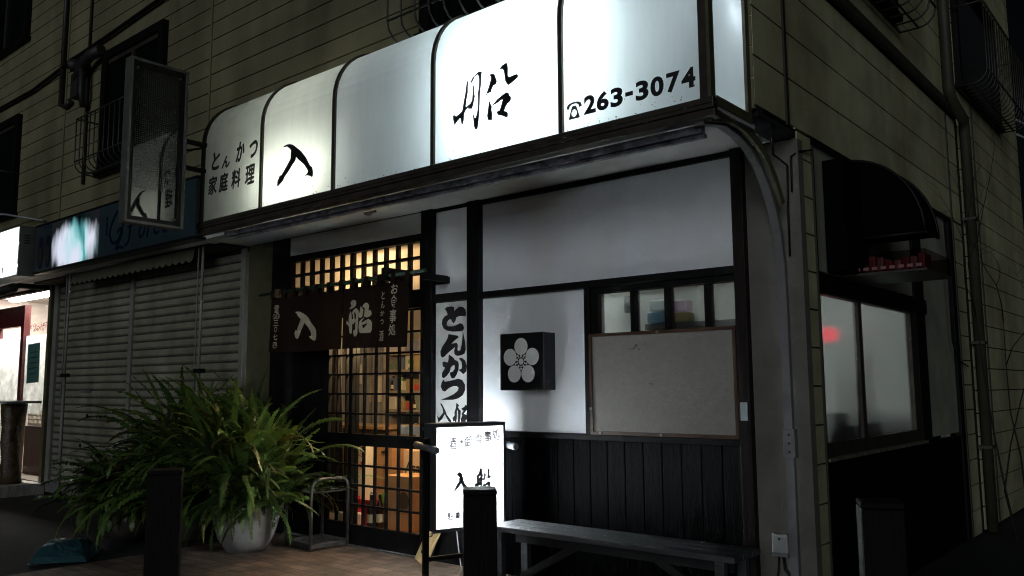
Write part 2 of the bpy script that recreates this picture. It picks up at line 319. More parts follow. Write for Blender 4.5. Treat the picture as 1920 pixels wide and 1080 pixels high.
TR['stand'] = [[[0.147,0.718],[0.161,0.725],[0.173,0.716],[0.18,0.692],[0.19,0.658],[0.214,0.633],[0.241,0.596],[0.222,0.605],[0.197,0.628],[0.18,0.659],[0.171,0.668],[0.149,0.64],[0.111,0.596],[0.144,0.644],[0.166,0.674],[0.161,0.687],[0.169,0.697],[0.159,0.708]],[[0.306,0.74],[0.313,0.745],[0.319,0.738],[0.315,0.719],[0.325,0.705],[0.32,0.68],[0.318,0.633],[0.313,0.633],[0.313,0.672],[0.31,0.689],[0.315,0.701],[0.308,0.708],[0.296,0.694],[0.296,0.677],[0.293,0.639],[0.286,0.639],[0.288,0.677],[0.281,0.699],[0.293,0.703],[0.303,0.719]],[[0.288,0.682],[0.303,0.683],[0.32,0.688],[0.32,0.678],[0.3,0.666],[0.291,0.667]],[[0.268,0.649],[0.286,0.652],[0.32,0.658],[0.32,0.652],[0.29,0.641],[0.268,0.638]],[[0.338,0.719],[0.345,0.704],[0.34,0.683],[0.333,0.668],[0.328,0.673],[0.338,0.687]],[[0.363,0.733],[0.371,0.741],[0.373,0.73],[0.368,0.701],[0.385,0.688],[0.37,0.682],[0.36,0.684],[0.364,0.707]],[[0.33,0.643],[0.35,0.646],[0.37,0.66],[0.378,0.651],[0.373,0.617],[0.365,0.617],[0.365,0.645],[0.345,0.638],[0.34,0.619],[0.333,0.619]]]
# ------------------------------------------------------------------ palette
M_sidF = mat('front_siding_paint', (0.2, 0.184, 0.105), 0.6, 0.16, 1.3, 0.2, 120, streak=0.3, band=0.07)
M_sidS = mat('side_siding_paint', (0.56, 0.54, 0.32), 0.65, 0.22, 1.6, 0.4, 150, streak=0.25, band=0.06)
M_gap = mat('siding_joint', (0.012, 0.012, 0.008), 0.9, 0.1)
M_plas = mat('white_plaster', (0.77, 0.8, 0.84), 0.75, 0.07, 1.1, 0.25, 160, streak=0.06)
M_pillar = mat('grey_plaster', (0.18, 0.17, 0.15), 0.8, 0.18, 3.0, 0.35, 140, streak=0.2)
M_sidepl = mat('green_grey_plaster', (0.34, 0.345, 0.26), 0.8, 0.15, 3.0, 0.25, 140)
M_tim = mat('black_timber', (0.0045, 0.0045, 0.0047), 0.55, 0.3, 9, 0.3, 40, spec=0.15, stretch=(1, 1, 0.15))
M_rtim = mat('brown_timber', (0.011, 0.006, 0.005), 0.55, 0.3, 9, 0.3, 40, spec=0.2, stretch=(1, 1, 0.15))
M_dado = mat('black_plank', (0.0019, 0.0021, 0.0024), 0.42, 0.35, 14, 0.5, 55, spec=0.03, stretch=(4, 4, 0.25))
M_soff = mat('soffit_paint', (0.5, 0.5, 0.48), 0.7, 0.12, 3, 0.1, 60)
M_trim = mat('bronze_aluminium', (0.05, 0.042, 0.032), 0.45, 0.25, 8, 0.05, 90, metal=0.3)
M_tape = mat('torn_silver_tape', (0.17, 0.17, 0.19), 0.4, 0.6, 18, 0.9, 45, metal=0.5, stretch=(0.5, 1, 1))
M_grey = mat('grey_steel', (0.22, 0.23, 0.24), 0.4, 0.15, 10, 0.05, 100, metal=0.4)
M_pipe = mat('grey_channel_paint', (0.16, 0.16, 0.168), 0.5, 0.12, 6, 0.06, 80, streak=0.2)
M_olive = mat('olive_steel', (0.085, 0.08, 0.042), 0.55, 0.2, 8)
M_blk = mat('black_steel', (0.005, 0.005, 0.005), 0.5, 0.2, 10, spec=0.25)
M_hood = mat('black_canvas', (0.002, 0.0022, 0.0022), 0.9, 0.2, 10, spec=0.05)
M_ink = mat('black_ink', (0.006, 0.006, 0.007), 0.6, 0.1)
M_con = mat('concrete', (0.13, 0.125, 0.115), 0.85, 0.25, 5, 0.4, 60)
M_shut = mat('shutter_paint', (0.265, 0.25, 0.19), 0.55, 0.22, 2.5, 0.08, 90, streak=0.25)
M_shutrail = mat('shutter_rail', (0.2, 0.2, 0.175), 0.5, 0.14, 5)
M_dark = mat('dark_void', (0.006, 0.006, 0.006), 0.9, 0.1)
M_inner = mat('room_wall', (0.4, 0.33, 0.24), 0.8, 0.15, 2)
M_innerw = mat('room_white', (0.4, 0.35, 0.31), 0.8, 0.08, 2)
M_roomf = mat('room_floor', (0.12, 0.1, 0.08), 0.6, 0.2, 4)
M_wgls = mat('dark_window_glass', (0.004, 0.005, 0.005), 0.12, 0.2, 3, spec=0.5)
M_rail = mat('grille_paint', (0.03, 0.029, 0.022), 0.5, 0.3, 12)

# ------------------------------------------------------------------ ground
structure(B(-60, 60, -60, 60, -0.3, -0.03).build('asphalt_street', mat('asphalt', (0.013, 0.013, 0.013), 0.85, 0.3, 9, 0.6, 160)))
def tile_mat():
    m = bpy.data.materials.new('paving_tiles'); m.use_nodes = True
    n = m.node_tree; L = n.links; b = n.nodes['Principled BSDF']; b.inputs['Roughness'].default_value = 0.7
    tc = n.nodes.new('ShaderNodeTexCoord'); br = n.nodes.new('ShaderNodeTexBrick')
    br.inputs['Scale'].default_value = 1; br.offset = 0.5
    br.inputs['Brick Width'].default_value = 0.2; br.inputs['Row Height'].default_value = 0.1; br.inputs['Mortar Size'].default_value = 0.004
    br.inputs['Color1'].default_value = (0.3, 0.2, 0.14, 1); br.inputs['Color2'].default_value = (0.16, 0.115, 0.085, 1); br.inputs['Mortar'].default_value = (0.05, 0.045, 0.04, 1)
    nz = n.nodes.new('ShaderNodeTexNoise'); nz.inputs['Scale'].default_value = 6; nz.inputs['Detail'].default_value = 8
    cr = n.nodes.new('ShaderNodeValToRGB'); cr.color_ramp.elements[0].color = (0.5, 0.48, 0.46, 1); cr.color_ramp.elements[0].position = 0.35; cr.color_ramp.elements[1].position = 0.65
    mx = n.nodes.new('ShaderNodeMix'); mx.data_type = 'RGBA'; mx.blend_type = 'MULTIPLY'; mx.inputs['Factor'].default_value = 1
    L.new(tc.outputs['Object'], br.inputs['Vector']); L.new(tc.outputs['Object'], nz.inputs['Vector']); L.new(nz.outputs[0], cr.inputs[0])
    L.new(br.outputs['Color'], mx.inputs['A']); L.new(cr.outputs[0], mx.inputs['B']); L.new(mx.outputs['Result'], b.inputs['Base Color'])
    bp = n.nodes.new('ShaderNodeBump'); bp.inputs['Strength'].default_value = 0.6; bp.inputs['Distance'].default_value = 0.004
    L.new(br.outputs['Fac'], bp.inputs['Height']); bp.invert = True; L.new(bp.outputs[0], b.inputs['Normal'])
    return m
structure(B(-4.75, 0.9, -2.2, 0.0, -0.02, 0.0).build('pavement', tile_mat()))

# ------------------------------------------------------------------ building
BLD = thing('corner_building', 'two-storey corner building with olive lap siding, white panels and black timber frame', 'building')
def siding(name, m, segs, z0, z1, step, plane, lo, gap=0.01, jog=0.0):
    """plane 'y': boards face -y at y=lo ; plane 'x': boards face +x at x=lo"""
    mb = MB()
    for (a, b_) in segs:
        z = z0
        while z < z1 - 0.02:
            zt = min(z + step - gap, z1)
            k = random.uniform(0, 0.0015)
            if plane == 'y': mb.box(a + 0.003, b_ - 0.003, lo + k, lo + 0.035, z, zt)
            else: mb.box(lo - 0.035, lo - k, a + 0.003, b_ - 0.003, z, zt)
            z += step
    return mb.build(name, m, BLD)
# front upper storey (overhangs the shop front by 0.54 m)
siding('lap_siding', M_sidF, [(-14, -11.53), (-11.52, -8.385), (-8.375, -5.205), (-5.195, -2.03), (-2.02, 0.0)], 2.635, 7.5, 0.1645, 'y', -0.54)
B(-14, -0.002, -0.52, -0.44, 2.632, 7.5).build('siding_backing', M_gap, BLD)
for x in (-11.525, -8.38, -5.2, -2.025): B(x - 0.012, x + 0.012, -0.552, -0.54, 2.7, 7.5).build('joint_batten', M_sidF, BLD)
B(-14, -0.14, -0.5, -0.02, 2.6, 2.632).build('soffit', M_soff, BLD)
B(-0.139, -0.001, -0.5, -0.02, 2.604, 2.632).build('soffit_edge', M_dark, BLD)
# side elevation
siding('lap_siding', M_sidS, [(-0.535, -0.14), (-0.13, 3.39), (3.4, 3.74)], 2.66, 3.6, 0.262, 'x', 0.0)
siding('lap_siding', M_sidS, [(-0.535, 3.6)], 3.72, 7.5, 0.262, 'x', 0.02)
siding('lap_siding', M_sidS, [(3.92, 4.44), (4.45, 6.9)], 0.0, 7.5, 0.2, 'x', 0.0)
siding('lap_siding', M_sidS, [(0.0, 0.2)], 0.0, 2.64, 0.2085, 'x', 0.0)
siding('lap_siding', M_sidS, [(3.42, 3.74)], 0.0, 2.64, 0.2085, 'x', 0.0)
mb = MB(); mb.box(-0.06, -0.02, -0.44, 6.89, 2.66, 7.5).box(-0.06, -0.02, 3.4, 6.89, 0, 2.66).box(-0.06, -0.025, 0.09, 0.19, 0, 2.63)
mb.build('siding_backing', M_gap, BLD)
mb = MB()
mb.box(-0.02, 0.05, -0.55, 3.76, 3.625, 3.655).box(-0.02, 0.035, -0.55, 3.76, 3.655, 3.71)
mb.build('storey_flashing', mat('flashing', (0.05, 0.047, 0.032), 0.5, 0.25, 8), BLD)
M_bat = mat('batten_dark', (0.02, 0.02, 0.012), 0.6, 0.2)
for q in ((0.0, 0.012, -0.15, -0.12, 2.64, 3.6), (0.0, 0.01, 3.385, 3.405, 0.0, 3.6), (0.0, 0.01, 4.435, 4.455, 0, 7.5), (0.001, 0.012, 0.188, 0.204, 0, 2.6)): B(*q).build('joint_batten', M_bat, BLD)
B(-0.05, 0.0, 0.2, 3.42, 2.632, 2.66).build('bay_lintel', M_tim, BLD)
# front lower wall : plaster panels
def panel(x0, x1, z0, z1, m=M_plas, y0=0.0, y1=0.07): return B(x0, x1, y0, y1, z0, z1).build('plaster_panel', m, BLD)
panel(-4.67, -2.93, 2.43, 2.6); panel(-2.81, -2.45, 1.95, 2.575); panel(-2.33, -0.38, 1.93, 2.575); panel(-2.33, -1.43, 0.955, 1.88)
panel(-2.81, -2.45, 0.0, 1.89, M_tim)
panel(-0.31, 0.0, 0.2, 2.6, M_pillar).name = 'plaster_pillar'
B(-0.31, 0.0, -0.015, 0.07, -0.02, 0.195).build('plinth', mat('pale_plinth', (0.2, 0.2, 0.19), 0.8, 0.15, 5, 0.2), BLD)
def post(x0, x1, y0=-0.045, y1=0.08, z0=0.0, z1=2.6, m=M_tim): return B(x0, x1, y0, y1, z0, z1).build('timber_post', m, BLD, 0.004)
post(-2.93, -2.81); post(-2.45, -2.33); post(-1.43, -1.385, -0.03, 0.08, 0.955, 1.885); post(-0.38, -0.31, -0.05, 0.08, m=M_rtim); post(-4.92, -4.67, -0.02)
def beam(x0, x1, z0, z1, y0=-0.04): return B(x0, x1, y0, 0.08, z0, z1).build('timber_beam', M_tim, BLD, 0.004)
beam(-2.808, -2.452, 1.885, 1.945); beam(-2.328, -0.382, 1.882, 1.928); beam(-4.66, -2.94, 2.372, 2.43, -0.03); beam(-2.328, -0.382, 2.565, 2.598, -0.03); beam(-4.66, -2.94, 1.86, 2.0, -0.03)
B(-5.33, -4.92, 0.0, 0.1, 0.0, 2.6).build('end_pier', M_olive, BLD)
# dado of black planks with a cap rail
mb = MB(); n = 15
for i in range(n):
    a = -2.328 + (1.945) * i / n; mb.box(a + 0.002, a + 1.945 / n - 0.002, 0.0 + random.uniform(0, 0.002), 0.05, 0.0, 0.915)
mb.build('plank_dado', M_dado, BLD, 0.003)
B(-2.328, -0.385, 0.02, 0.07, 0, 0.9).build('dado_backing', M_dark, BLD)
B(-2.33, -0.383, -0.035, 0.06, 0.917, 0.953).build('dado_cap', M_tim, BLD, 0.004)

# front kitchen window, mostly hidden by the pin board
WIN = B(-1.385, -1.335, -0.01, 0.07, 0.955, 1.88).box(-0.395, -0.382, -0.01, 0.07, 0.955, 1.88).box(-1.335, -0.395, -0.01, 0.07, 1.845, 1.88).box(-1.335, -0.395, -0.01, 0.07, 0.955, 1.0).build('kitchen_window', M_tim, BLD)
mb = MB()
for x in (-1.08, -0.84, -0.575): mb.box(x - 0.017, x + 0.017, 0.0, 0.06, 1.002, 1.843)
mb.box(-1.334, -0.396, 0.008, 0.055, 1.535, 1.56)
mb.build('muntin', M_tim, WIN)
B(-1.334, -0.396, 0.03, 0.036, 1.001, 1.844).build('pane', obscured('figured_glass_front', 0.1, 0.88), WIN)

# transom over the entrance: black lattice on back-lit paper
TRN = B(-4.67, -4.63, -0.02, 0.06, 2.0, 2.372).box(-2.965, -2.93, -0.02, 0.06, 2.0, 2.372).build('transom_window', M_tim, BLD)
mb = MB()
for i in range(1, 12): 
    x = -4.63 + 1.665 * i / 12; t = 0.017 if i == 6 else 0.0105
    mb.box(x - t, x + t, -0.01, 0.03, 2.002, 2.37)
for z in (2.125, 2.25): mb.box(-4.629, -2.966, -0.013, 0.027, z - 0.011, z + 0.011)
mb.build('lattice', M_tim, TRN)
B(-4.629, -2.966, 0.032, 0.036, 2.001, 2.371).build('pane', diffuser('shoji_paper', (0.57, 0.54, 0.48), 0.85, 0.02, 0.5, 0.08, 2.0), TRN)

# sliding doors
GL = clear_glass('door_glass')
def door(x0, x1, ncol, y, label):
    D = B(x0, x0 + 0.045, y, y + 0.035, 0.0, 1.86).box(x1 - 0.03, x1, y, y + 0.035, 0.0, 1.86).box(x0 + 0.045, x1 - 0.03, y, y + 0.035, 0.0, 0.165).box(x0 + 0.045, x1 - 0.03, y, y + 0.035, 0.79, 0.885).box(x0 + 0.045, x1 - 0.03, y, y + 0.035, 1.845, 1.86).build('sliding_door', M_tim, BLD)
    mb = MB(); a, b_ = x0 + 0.045, x1 - 0.03
    for i in range(1, ncol):
        x = a + (b_ - a) * i / ncol; mb.box(x - 0.0065, x + 0.0065, y + 0.004, y + 0.03, 0.166, 0.789).box(x - 0.0065, x + 0.0065, y + 0.004, y + 0.03, 0.886, 1.844)
    for i in range(1, 4): z = 0.165 + 0.625 * i / 4; mb.box(a, b_, y + 0.001, y + 0.027, z - 0.008, z + 0.008)
    for i in range(1, 6): z = 0.885 + 0.96 * i / 6; mb.box(a, b_, y + 0.001, y + 0.027, z - 0.008, z + 0.008)
    mb.build('lattice', M_tim, D)
    B(a, b_, y + 0.031, y + 0.034, 0.166, 0.789).build('pane', GL, D); B(a, b_, y + 0.031, y + 0.034, 0.886, 1.844).build('pane', GL, D)
    return D
door(-3.83, -2.932, 6, 0.01, '')
door(-4.2, -3.79, 3, 0.055, '')
B(-4.67, -4.2, 0.05, 0.09, 0, 1.86).build('dark_door_panel', M_tim, BLD)
B(-4.67, -2.93, -0.02, 0.12, -0.015, 0.012).build('threshold', M_con, BLD)

# interior shells (kitchen and dining room), open only at the windows
def room(x0, x1, y0, y1, z0, z1, m, fl, holes_front=(), holes_right=()):
    t = 0.03
    mb = MB().box(x0, x1, y1, y1 + t, z0, z1).box(x0 - t, x0, y0, y1 + t, z0, z1).box(x0 - t, x1 + t, y0, y1 + t, z1, z1 + t)
    if not holes_right: mb.box(x1, x1 + t, y0, y1 + t, z0, z1)
    mb.build('room_wall', m, BLD)
    B(x0 - t, x1 + t, y0, y1, z0 - 0.02, z0).build('room_floor', fl, BLD)
room(-6.6, -2.44, 0.095, 3.6, 0.012, 2.57, M_inner, M_roomf)
room(-2.36, -0.1, 0.095, 3.3, 0.012, 2.57, mat('kitchen_wall', (0.5, 0.5, 0.47), 0.6, 0.12, 2), M_roomf, holes_right=(1,))
B(-6.6, -4.2, 0.092, 0.094, 0.02, 2.0).build('room_wall', M_dark, BLD)

# side bay (recessed) with kitchen window
mb = MB().box(-0.07, -0.03, 0.2, 3.42, 1.9, 2.632).box(-0.07, -0.03, 2.42, 3.3, 0.86, 1.9); mb.build('plaster_panel', M_sidepl, BLD)
B(-0.07, -0.02, 0.2, 3.42, 0.0, 0.83).build('plank_dado', mat('black_side_dado', (0.002, 0.002, 0.002), 0.8, 0.3, spec=0.1), BLD)
B(-0.07, -0.005, 0.205, 2.45, 1.78, 1.885).build('timber_beam', M_tim, BLD)
post(-0.07, -0.012, 2.18, 2.42, 0.84, 2.6); post(-0.07, -0.006, 3.3, 3.42, 0.0, 2.63); 
B(-0.07, 0.02, 0.21, 2.18, 0.835, 0.852).build('window_sill', mat('dirty_sill', (0.16, 0.15, 0.1), 0.6, 0.5, 12, 0.4), BLD)
SW = B(-0.06, -0.018, 0.206, 0.25, 0.853, 1.778).box(-0.06, -0.018, 2.04, 2.178, 0.853, 1.778).box(-0.06, -0.018, 0.25, 2.04, 0.853, 0.93).box(-0.06, -0.018, 0.25, 2.04, 1.765, 1.778).build('kitchen_window', M_trim, BLD)
B(-0.058, -0.022, 0.92, 0.985, 0.931, 1.764).build('sash_stile', M_trim, SW)
GS = obscured('frosted_glass_side', 0.2, 0.86)
B(-0.046, -0.04, 0.251, 0.919, 0.931, 1.764).build('pane', GS, SW)
B(-0.052, -0.048, 0.986, 2.039, 0.931, 1.764).build('pane', GS, SW)

# upper windows with grilles
def grille(parent, fn, u0, u1, z0, z1, depth, nb, m=M_rail, r=0.007):
    """basket grille; fn(u, d, z) maps along-wall u and projection d to xyz"""
    mb = MB()
    for i in range(nb + 1):
        u = u0 + (u1 - u0) * i / nb
        c = depth * 0.45
        pts = [fn(u, depth, z1), fn(u, depth, z0 + c)] + [fn(u, depth - c * (1 - math.cos(a)), z0 + c - c * math.sin(a)) for a in (0.5, 1.0, 1.3, math.pi / 2)] + [fn(u, 0.01, z0)]
        mb.tube(pts, r, 6)
    for (dd, z) in ((depth, z1), (depth, z0 + depth * 0.45), (depth * 0.55, z0), (0.02, z0)):
        mb.tube([fn(u0, dd, z), fn(u1, dd, z)], r * 1.2, 6)
    for u in (u0, u1): mb.tube([fn(u, 0.0, z1), fn(u, depth, z1)], r * 1.2, 6)
    return mb.build('window_grille', m, parent)
FY = lambda u, d, z: (u, -0.545 - d, z)
FX = lambda u, d, z: (0.025 + d, u, z)
FX0 = lambda u, d, z: (0.005 + d, u, z)
def front_window(x0, x1, z0, z1, gr=None, nb=10):
    f = B(x0, x1, -0.60, -0.542, z1 - 0.09, z1).box(x0, x0 + 0.1, -0.60, -0.542, z0, z1 - 0.09).box(x1 - 0.1, x1, -0.60, -0.542, z0, z1 - 0.09).box(x0 - 0.03, x1 + 0.03, -0.62, -0.542, z0 - 0.05, z0).build('window', M_tim, BLD)
    B(x0 + 0.1, x1 - 0.1, -0.553, -0.546, z0, z1 - 0.09).build('pane', M_wgls, f)
    mb = MB(); xm = (x0 + x1) / 2
    mb.box(xm - 0.03, xm + 0.03, -0.575, -0.554, z0 + 0.03, z1 - 0.14).box(x0 + 0.1, x1 - 0.1, -0.57, -0.554, z1 - 0.14, z1 - 0.09).box(x0 + 0.1, x1 - 0.1, -0.57, -0.554, z0, z0 + 0.03)
    mb.build('sash', M_trim, f)
    if gr: grille(f, FY, x0 + gr[0], x1 - gr[0], gr[1], gr[2], gr[3], nb)
    return f
front_window(-7.35, -6.02, 3.55, 4.88, (-0.05, 3.52, 4.1, 0.26), 13)
front_window(-11.2, -9.68, 3.45, 4.72, (0.0, 3.42, 3.95, 0.22), 13)
front_window(-11.2, -9.6, 5.72, 7.0)
front_window(-2.38, -0.95, 3.68, 4.9, (-0.08, 3.6, 4.6, 0.27), 12)
def side_window(y0, y1, z0, z1, x=0.02, gr=None, nb=12, fx=FX):
    f = B(x + 0.002, x + 0.05, y0, y1, z1 - 0.08, z1).box(x + 0.002, x + 0.05, y0, y0 + 0.08, z0, z1 - 0.08).box(x + 0.002, x + 0.05, y1 - 0.08, y1, z0, z1 - 0.08).box(x + 0.002, x + 0.07, y0 - 0.03, y1 + 0.03, z0 - 0.05, z0).build('window', M_tim, BLD)
    B(x + 0.004, x + 0.012, y0 + 0.08, y1 - 0.08, z0, z1 - 0.08).build('pane', M_wgls, f)
    if gr: grille(f, fx, *gr, nb)
    return f
side_window(0.2, 1.9, 3.95, 5.1, 0.02, (0.1, 2.0, 3.85, 4.6, 0.27))
side_window(3.9, 5.75, 4.0, 5.2, 0.0, (3.85, 5.75, 3.95, 4.7, 0.27), 16, FX0)

# down pipe with an offset on the side wall
mb = MB(); mb.tube([(0.07, 3.3, 7.5), (0.07, 3.3, 3.78), (0.075, 3.36, 3.68), (0.075, 3.76, 3.6), (0.06, 3.84, 3.5), (0.06, 3.85, 0.0)], 0.045, 10)
for z in (0.7, 1.6, 2.7, 4.6): mb.box(0.0, 0.11, 3.79 if z < 3.5 else 3.24, 3.91 if z < 3.5 else 3.36, z, z + 0.025)
mb.build('down_pipe', mat('pipe_paint', (0.05, 0.049, 0.03), 0.6, 0.2, 5, streak=0.25), BLD)
# back and roof of the block so that nothing shows through
B(-14, -0.06, 6.86, 6.9, 0, 7.5).box(-14, 0.02, -0.5, 6.9, 7.5, 7.55).build('wall', M_dark, BLD)
# conduits and cable clipped to the upper front
mb = MB(); mb.tube([(-8.45, -0.57, 7.4), (-8.45, -0.57, 4.75)], 0.03, 8); mb.tube([(-8.45, -0.57, 4.75), (-8.44, -0.58, 4.55), (-8.3, -0.58, 4.5), (-8.15, -0.58, 4.53)], 0.028, 8)
mb.tube([(-7.78, -0.56, 7.4), (-7.78, -0.56, 4.9)], 0.015, 6); mb.tube([(-7.78, -0.56, 4.9), (-7.76, -0.56, 3.5)], 0.02, 6)
mb.build('conduit', mat('conduit_paint', (0.02, 0.02, 0.014), 0.5, 0.2), BLD)
mb = MB(); mb.tube([(-10.6, -0.58, 4.94), (-9.3, -0.58, 4.93), (-8.1, -0.58, 5.03), (-7.3, -0.58, 5.06), (-6.2, -0.58, 5.12), (-4.0, -0.58, 5.4)], 0.022, 6)
mb.build('wall_cable', M_blk, BLD)
mb = MB(); mb.box(-7.98, -7.8, -0.66, -0.56, 4.5, 4.78).tube([(-7.9, -0.62, 4.72), (-7.7, -0.66, 4.82), (-7.5, -0.66, 4.88), (-7.3, -0.63, 4.9)], 0.06, 8).tube([(-7.7, -0.66, 4.84), (-7.68, -0.66, 4.5), (-7.72, -0.62, 4.35)], 0.035, 8).tube([(-7.9, -0.6, 4.9), (-7.96, -0.7, 4.86)], 0.07, 8)
mb.build('meter_box', mat('meter_paint', (0.02, 0.02, 0.016), 0.6, 0.3), BLD)
# ------------------------------------------------------------------ big light-box sign over the shop front
SG = thing('sign_lightbox', 'long white light-box sign with black brush lettering and a phone number above the shop front', 'shop sign')
M_acr = diffuser('white_acrylic', (0.86, 0.9, 0.92), 0.85, 0.04, 0.15, 0.07, 2.2)
M_acrold = diffuser('yellowed_acrylic', (0.62, 0.655, 0.59), 0.85, 0.04, 0.2, 0.1, 2.2)
M_acr2 = diffuser('aged_acrylic', (0.84, 0.87, 0.8), 0.85, 0.04, 0.2, 0.09, 2.2)
XS = [-4.51, -3.68, -2.82, -1.86, -0.89, -0.055]
def prof(n=10, off=0.0):
    p = [(-0.96 - off, 2.58), (-0.96 - off, 2.8), (-0.96 - off, 3.0), (-0.96 - off, 3.22)]
    for i in range(1, n + 1):
        a = math.pi / 2 * i / n
        p.append((-0.54 - (0.42 + off) * math.cos(a), 3.22 + (0.42 + off) * math.sin(a)))
    return p
PN = []
for i in range(5):
    mb = MB(); P = prof()
    for j in range(len(P) - 1):
        (y0, z0), (y1, z1) = P[j], P[j + 1]
        b = len(mb.v); mb.v += [(XS[i] + 0.002, y0, z0), (XS[i + 1] - 0.002, y0, z0), (XS[i + 1] - 0.002, y1, z1), (XS[i] + 0.002, y1, z1)]
        mb.f.append((b, b + 1, b + 2, b + 3)); mb.smooth.append(True)
    PN.append(mb.build('sign_panel', (M_acrold, M_acr2, M_acr, M_acr, M_acr)[i], SG, fix=False))
# curved ribs between the panels
for i, x in enumerate(XS):
    mb = MB(); P0 = prof(10, -0.004); P1 = prof(10, 0.016); h = 0.014 if 0 < i < 5 else 0.02
    for j in range(len(P0) - 1):
        q = [P0[j], P1[j], P1[j + 1], P0[j + 1]]; b = len(mb.v)
        mb.v += [(x - h, *a) for a in q] + [(x + h, *a) for a in q]
        for f in ((1, 2, 6, 5), (0, 1, 5, 4), (3, 2, 6, 7), (0, 1, 2, 3), (4, 5, 6, 7)): mb.f.append(tuple(b + k for k in f)); mb.smooth.append(False)
    mb.build('rib', M_trim, SG)
# ends, inner reflector, lower trim
P = prof()
ep = [(-0.55, 2.58)] + P
mb = MB(); mb.face([(-0.03, y, z) for y, z in ep]); mb.build('end_panel', M_acr, SG, fix=False)
mb = MB(); mb.extrude([(y, z) for y, z in ep], lambda u, v, d: (-4.525 + d, u, v), 0, 0.012); mb.build('end_plate', M_trim, SG)
M_refl = mat('white_reflector', (0.4, 0.4, 0.4), 0.8, 0.03)
B(-4.51, -0.03, -0.556, -0.548, 2.58, 3.62).box(-4.5, -0.035, -0.95, -0.56, 2.565, 2.578).build('reflector', M_refl, SG)
mb = MB()
mb.box(-0.04, -0.018, -0.975, -0.93, 2.58, 3.3)
mb.box(-0.035, -0.012, -0.93, -0.545, 2.555, 2.6).box(-0.035, -0.014, -0.585, -0.545, 2.6, 3.62)
mb.build('end_frame', M_olive, SG)
mb = MB()
mb.box(-4.55, -0.005, -0.985, -0.94, 2.53, 2.582).box(-4.55, -0.005, -0.975, -0.9, 2.492, 2.528).box(-4.54, -0.01, -0.992, -0.96, 2.55, 2.562)
mb.build('lower_trim', M_trim, SG, 0.003)
B(-4.52, -0.02, -0.9, -0.5, 2.535, 2.56).build('underside', M_soff, SG)
# lamp tubes: one lit on the left, two on the right, a dead stretch between
TL = emis('tube_greenish', (0.97, 1.0, 0.9), 30)
TRm = emis('tube_bluish', (0.82, 0.985, 1.0), 34)
def tube(x0, x1, y, z, m, r=0.016): return MB().tube([(x0, y, z), (x1, y, z)], r, 10).build('lamp_tube', m, SG)
tube(-3.8, -2.92, -0.74, 2.79, TL); tube(-1.72, -0.68, -0.74, 2.78, TRm); tube(-1.78, -0.62, -0.72, 3.16, TRm)
tube(-0.2, -0.08, -0.66, 3.1, emis('tube_dim', (0.8, 0.92, 1.0), 14))
fs = lambda u, v, d=0: (u, -0.9635 + d, v)
mb = MB(); ink(mb, TR['sign_enter'], fs); mb.build('lettering', M_ink, PN[1])
mb = MB(); ink(mb, TR['sign_ship'], fs); mb.build('lettering', M_ink, PN[3])
mb = MB()
for ch, x, z in zip('とんかつ', (-4.325, -4.175, -3.975, -3.8), (3.06, 3.025, 3.07, 3.055)):
    put(mb, ch, fs, x, z, 0.105, {'と': 0.14, 'ん': 0.09, 'か': 0.15, 'つ': 0.125}[ch], 0.012, 0.0, 0.16, 0.005)
for ch, x in zip('家庭料理', (-4.36, -4.2, -4.025, -3.835)):
    put(mb, ch, fs, x, 2.865, 0.12, 0.145, 0.008, 0.03, 0.1, 0.0042)
mb.build('lettering', M_ink, PN[0])
mb = MB()
def phone(mb, fn, u, v, s):
    tr = [(-0.42, -0.5), (0.42, -0.5), (0.22, 0.12), (0.14, 0.3), (-0.14, 0.3), (-0.22, 0.12)]
    def hit(a):
        c, q = math.cos(a), math.sin(a); best = 9
        for i in range(6):
            (x0, y0), (x1, y1) = tr[i], tr[(i + 1) % 6]; y0 += 0.15; y1 += 0.15; dx, dy = x1 - x0, y1 - y0; den = c * dy - q * dx
            if abs(den) < 1e-9: continue
            r = (x0 * dy - y0 * dx) / den; k = (x0 * q - y0 * c) / den
            if r > 0 and -1e-6 <= k <= 1 + 1e-6: best = min(best, r)
        return (c * best, q * best - 0.15)
    N = 48
    for i in range(N):
        a, b_ = 2 * math.pi * i / N, 2 * math.pi * (i + 1) / N; o0, o1 = hit(a), hit(b_)
        mb.face([fn(u + s * p[0], v + s * p[1]) for p in (o0, o1, (0.19 * math.cos(b_), 0.22 * math.sin(b_) - 0.15), (0.19 * math.cos(a), 0.22 * math.sin(a) - 0.15))])
    ribbon(mb, [(u - 0.46 * s, v + 0.16 * s), (u - 0.4 * s, v + 0.36 * s), (u - 0.2 * s, v + 0.46 * s), (u, v + 0.48 * s), (u + 0.2 * s, v + 0.46 * s), (u + 0.4 * s, v + 0.36 * s), (u + 0.46 * s, v + 0.16 * s)], [0.24 * s, 0.2 * s, 0.13 * s, 0.12 * s, 0.13 * s, 0.2 * s, 0.24 * s], fn)
phone(mb, fs, -0.808, 2.692, 0.088)
for ch, x in zip('263-3074', (-0.708, -0.628, -0.543, -0.469, -0.394, -0.309, -0.22, -0.139)):
    put(mb, ch, fs, x, 2.704, 0.074 if ch != '-' else 0.045, 0.1 if ch != '-' else 0.022, 0.04)
mb.build('lettering', M_ink, PN[4])

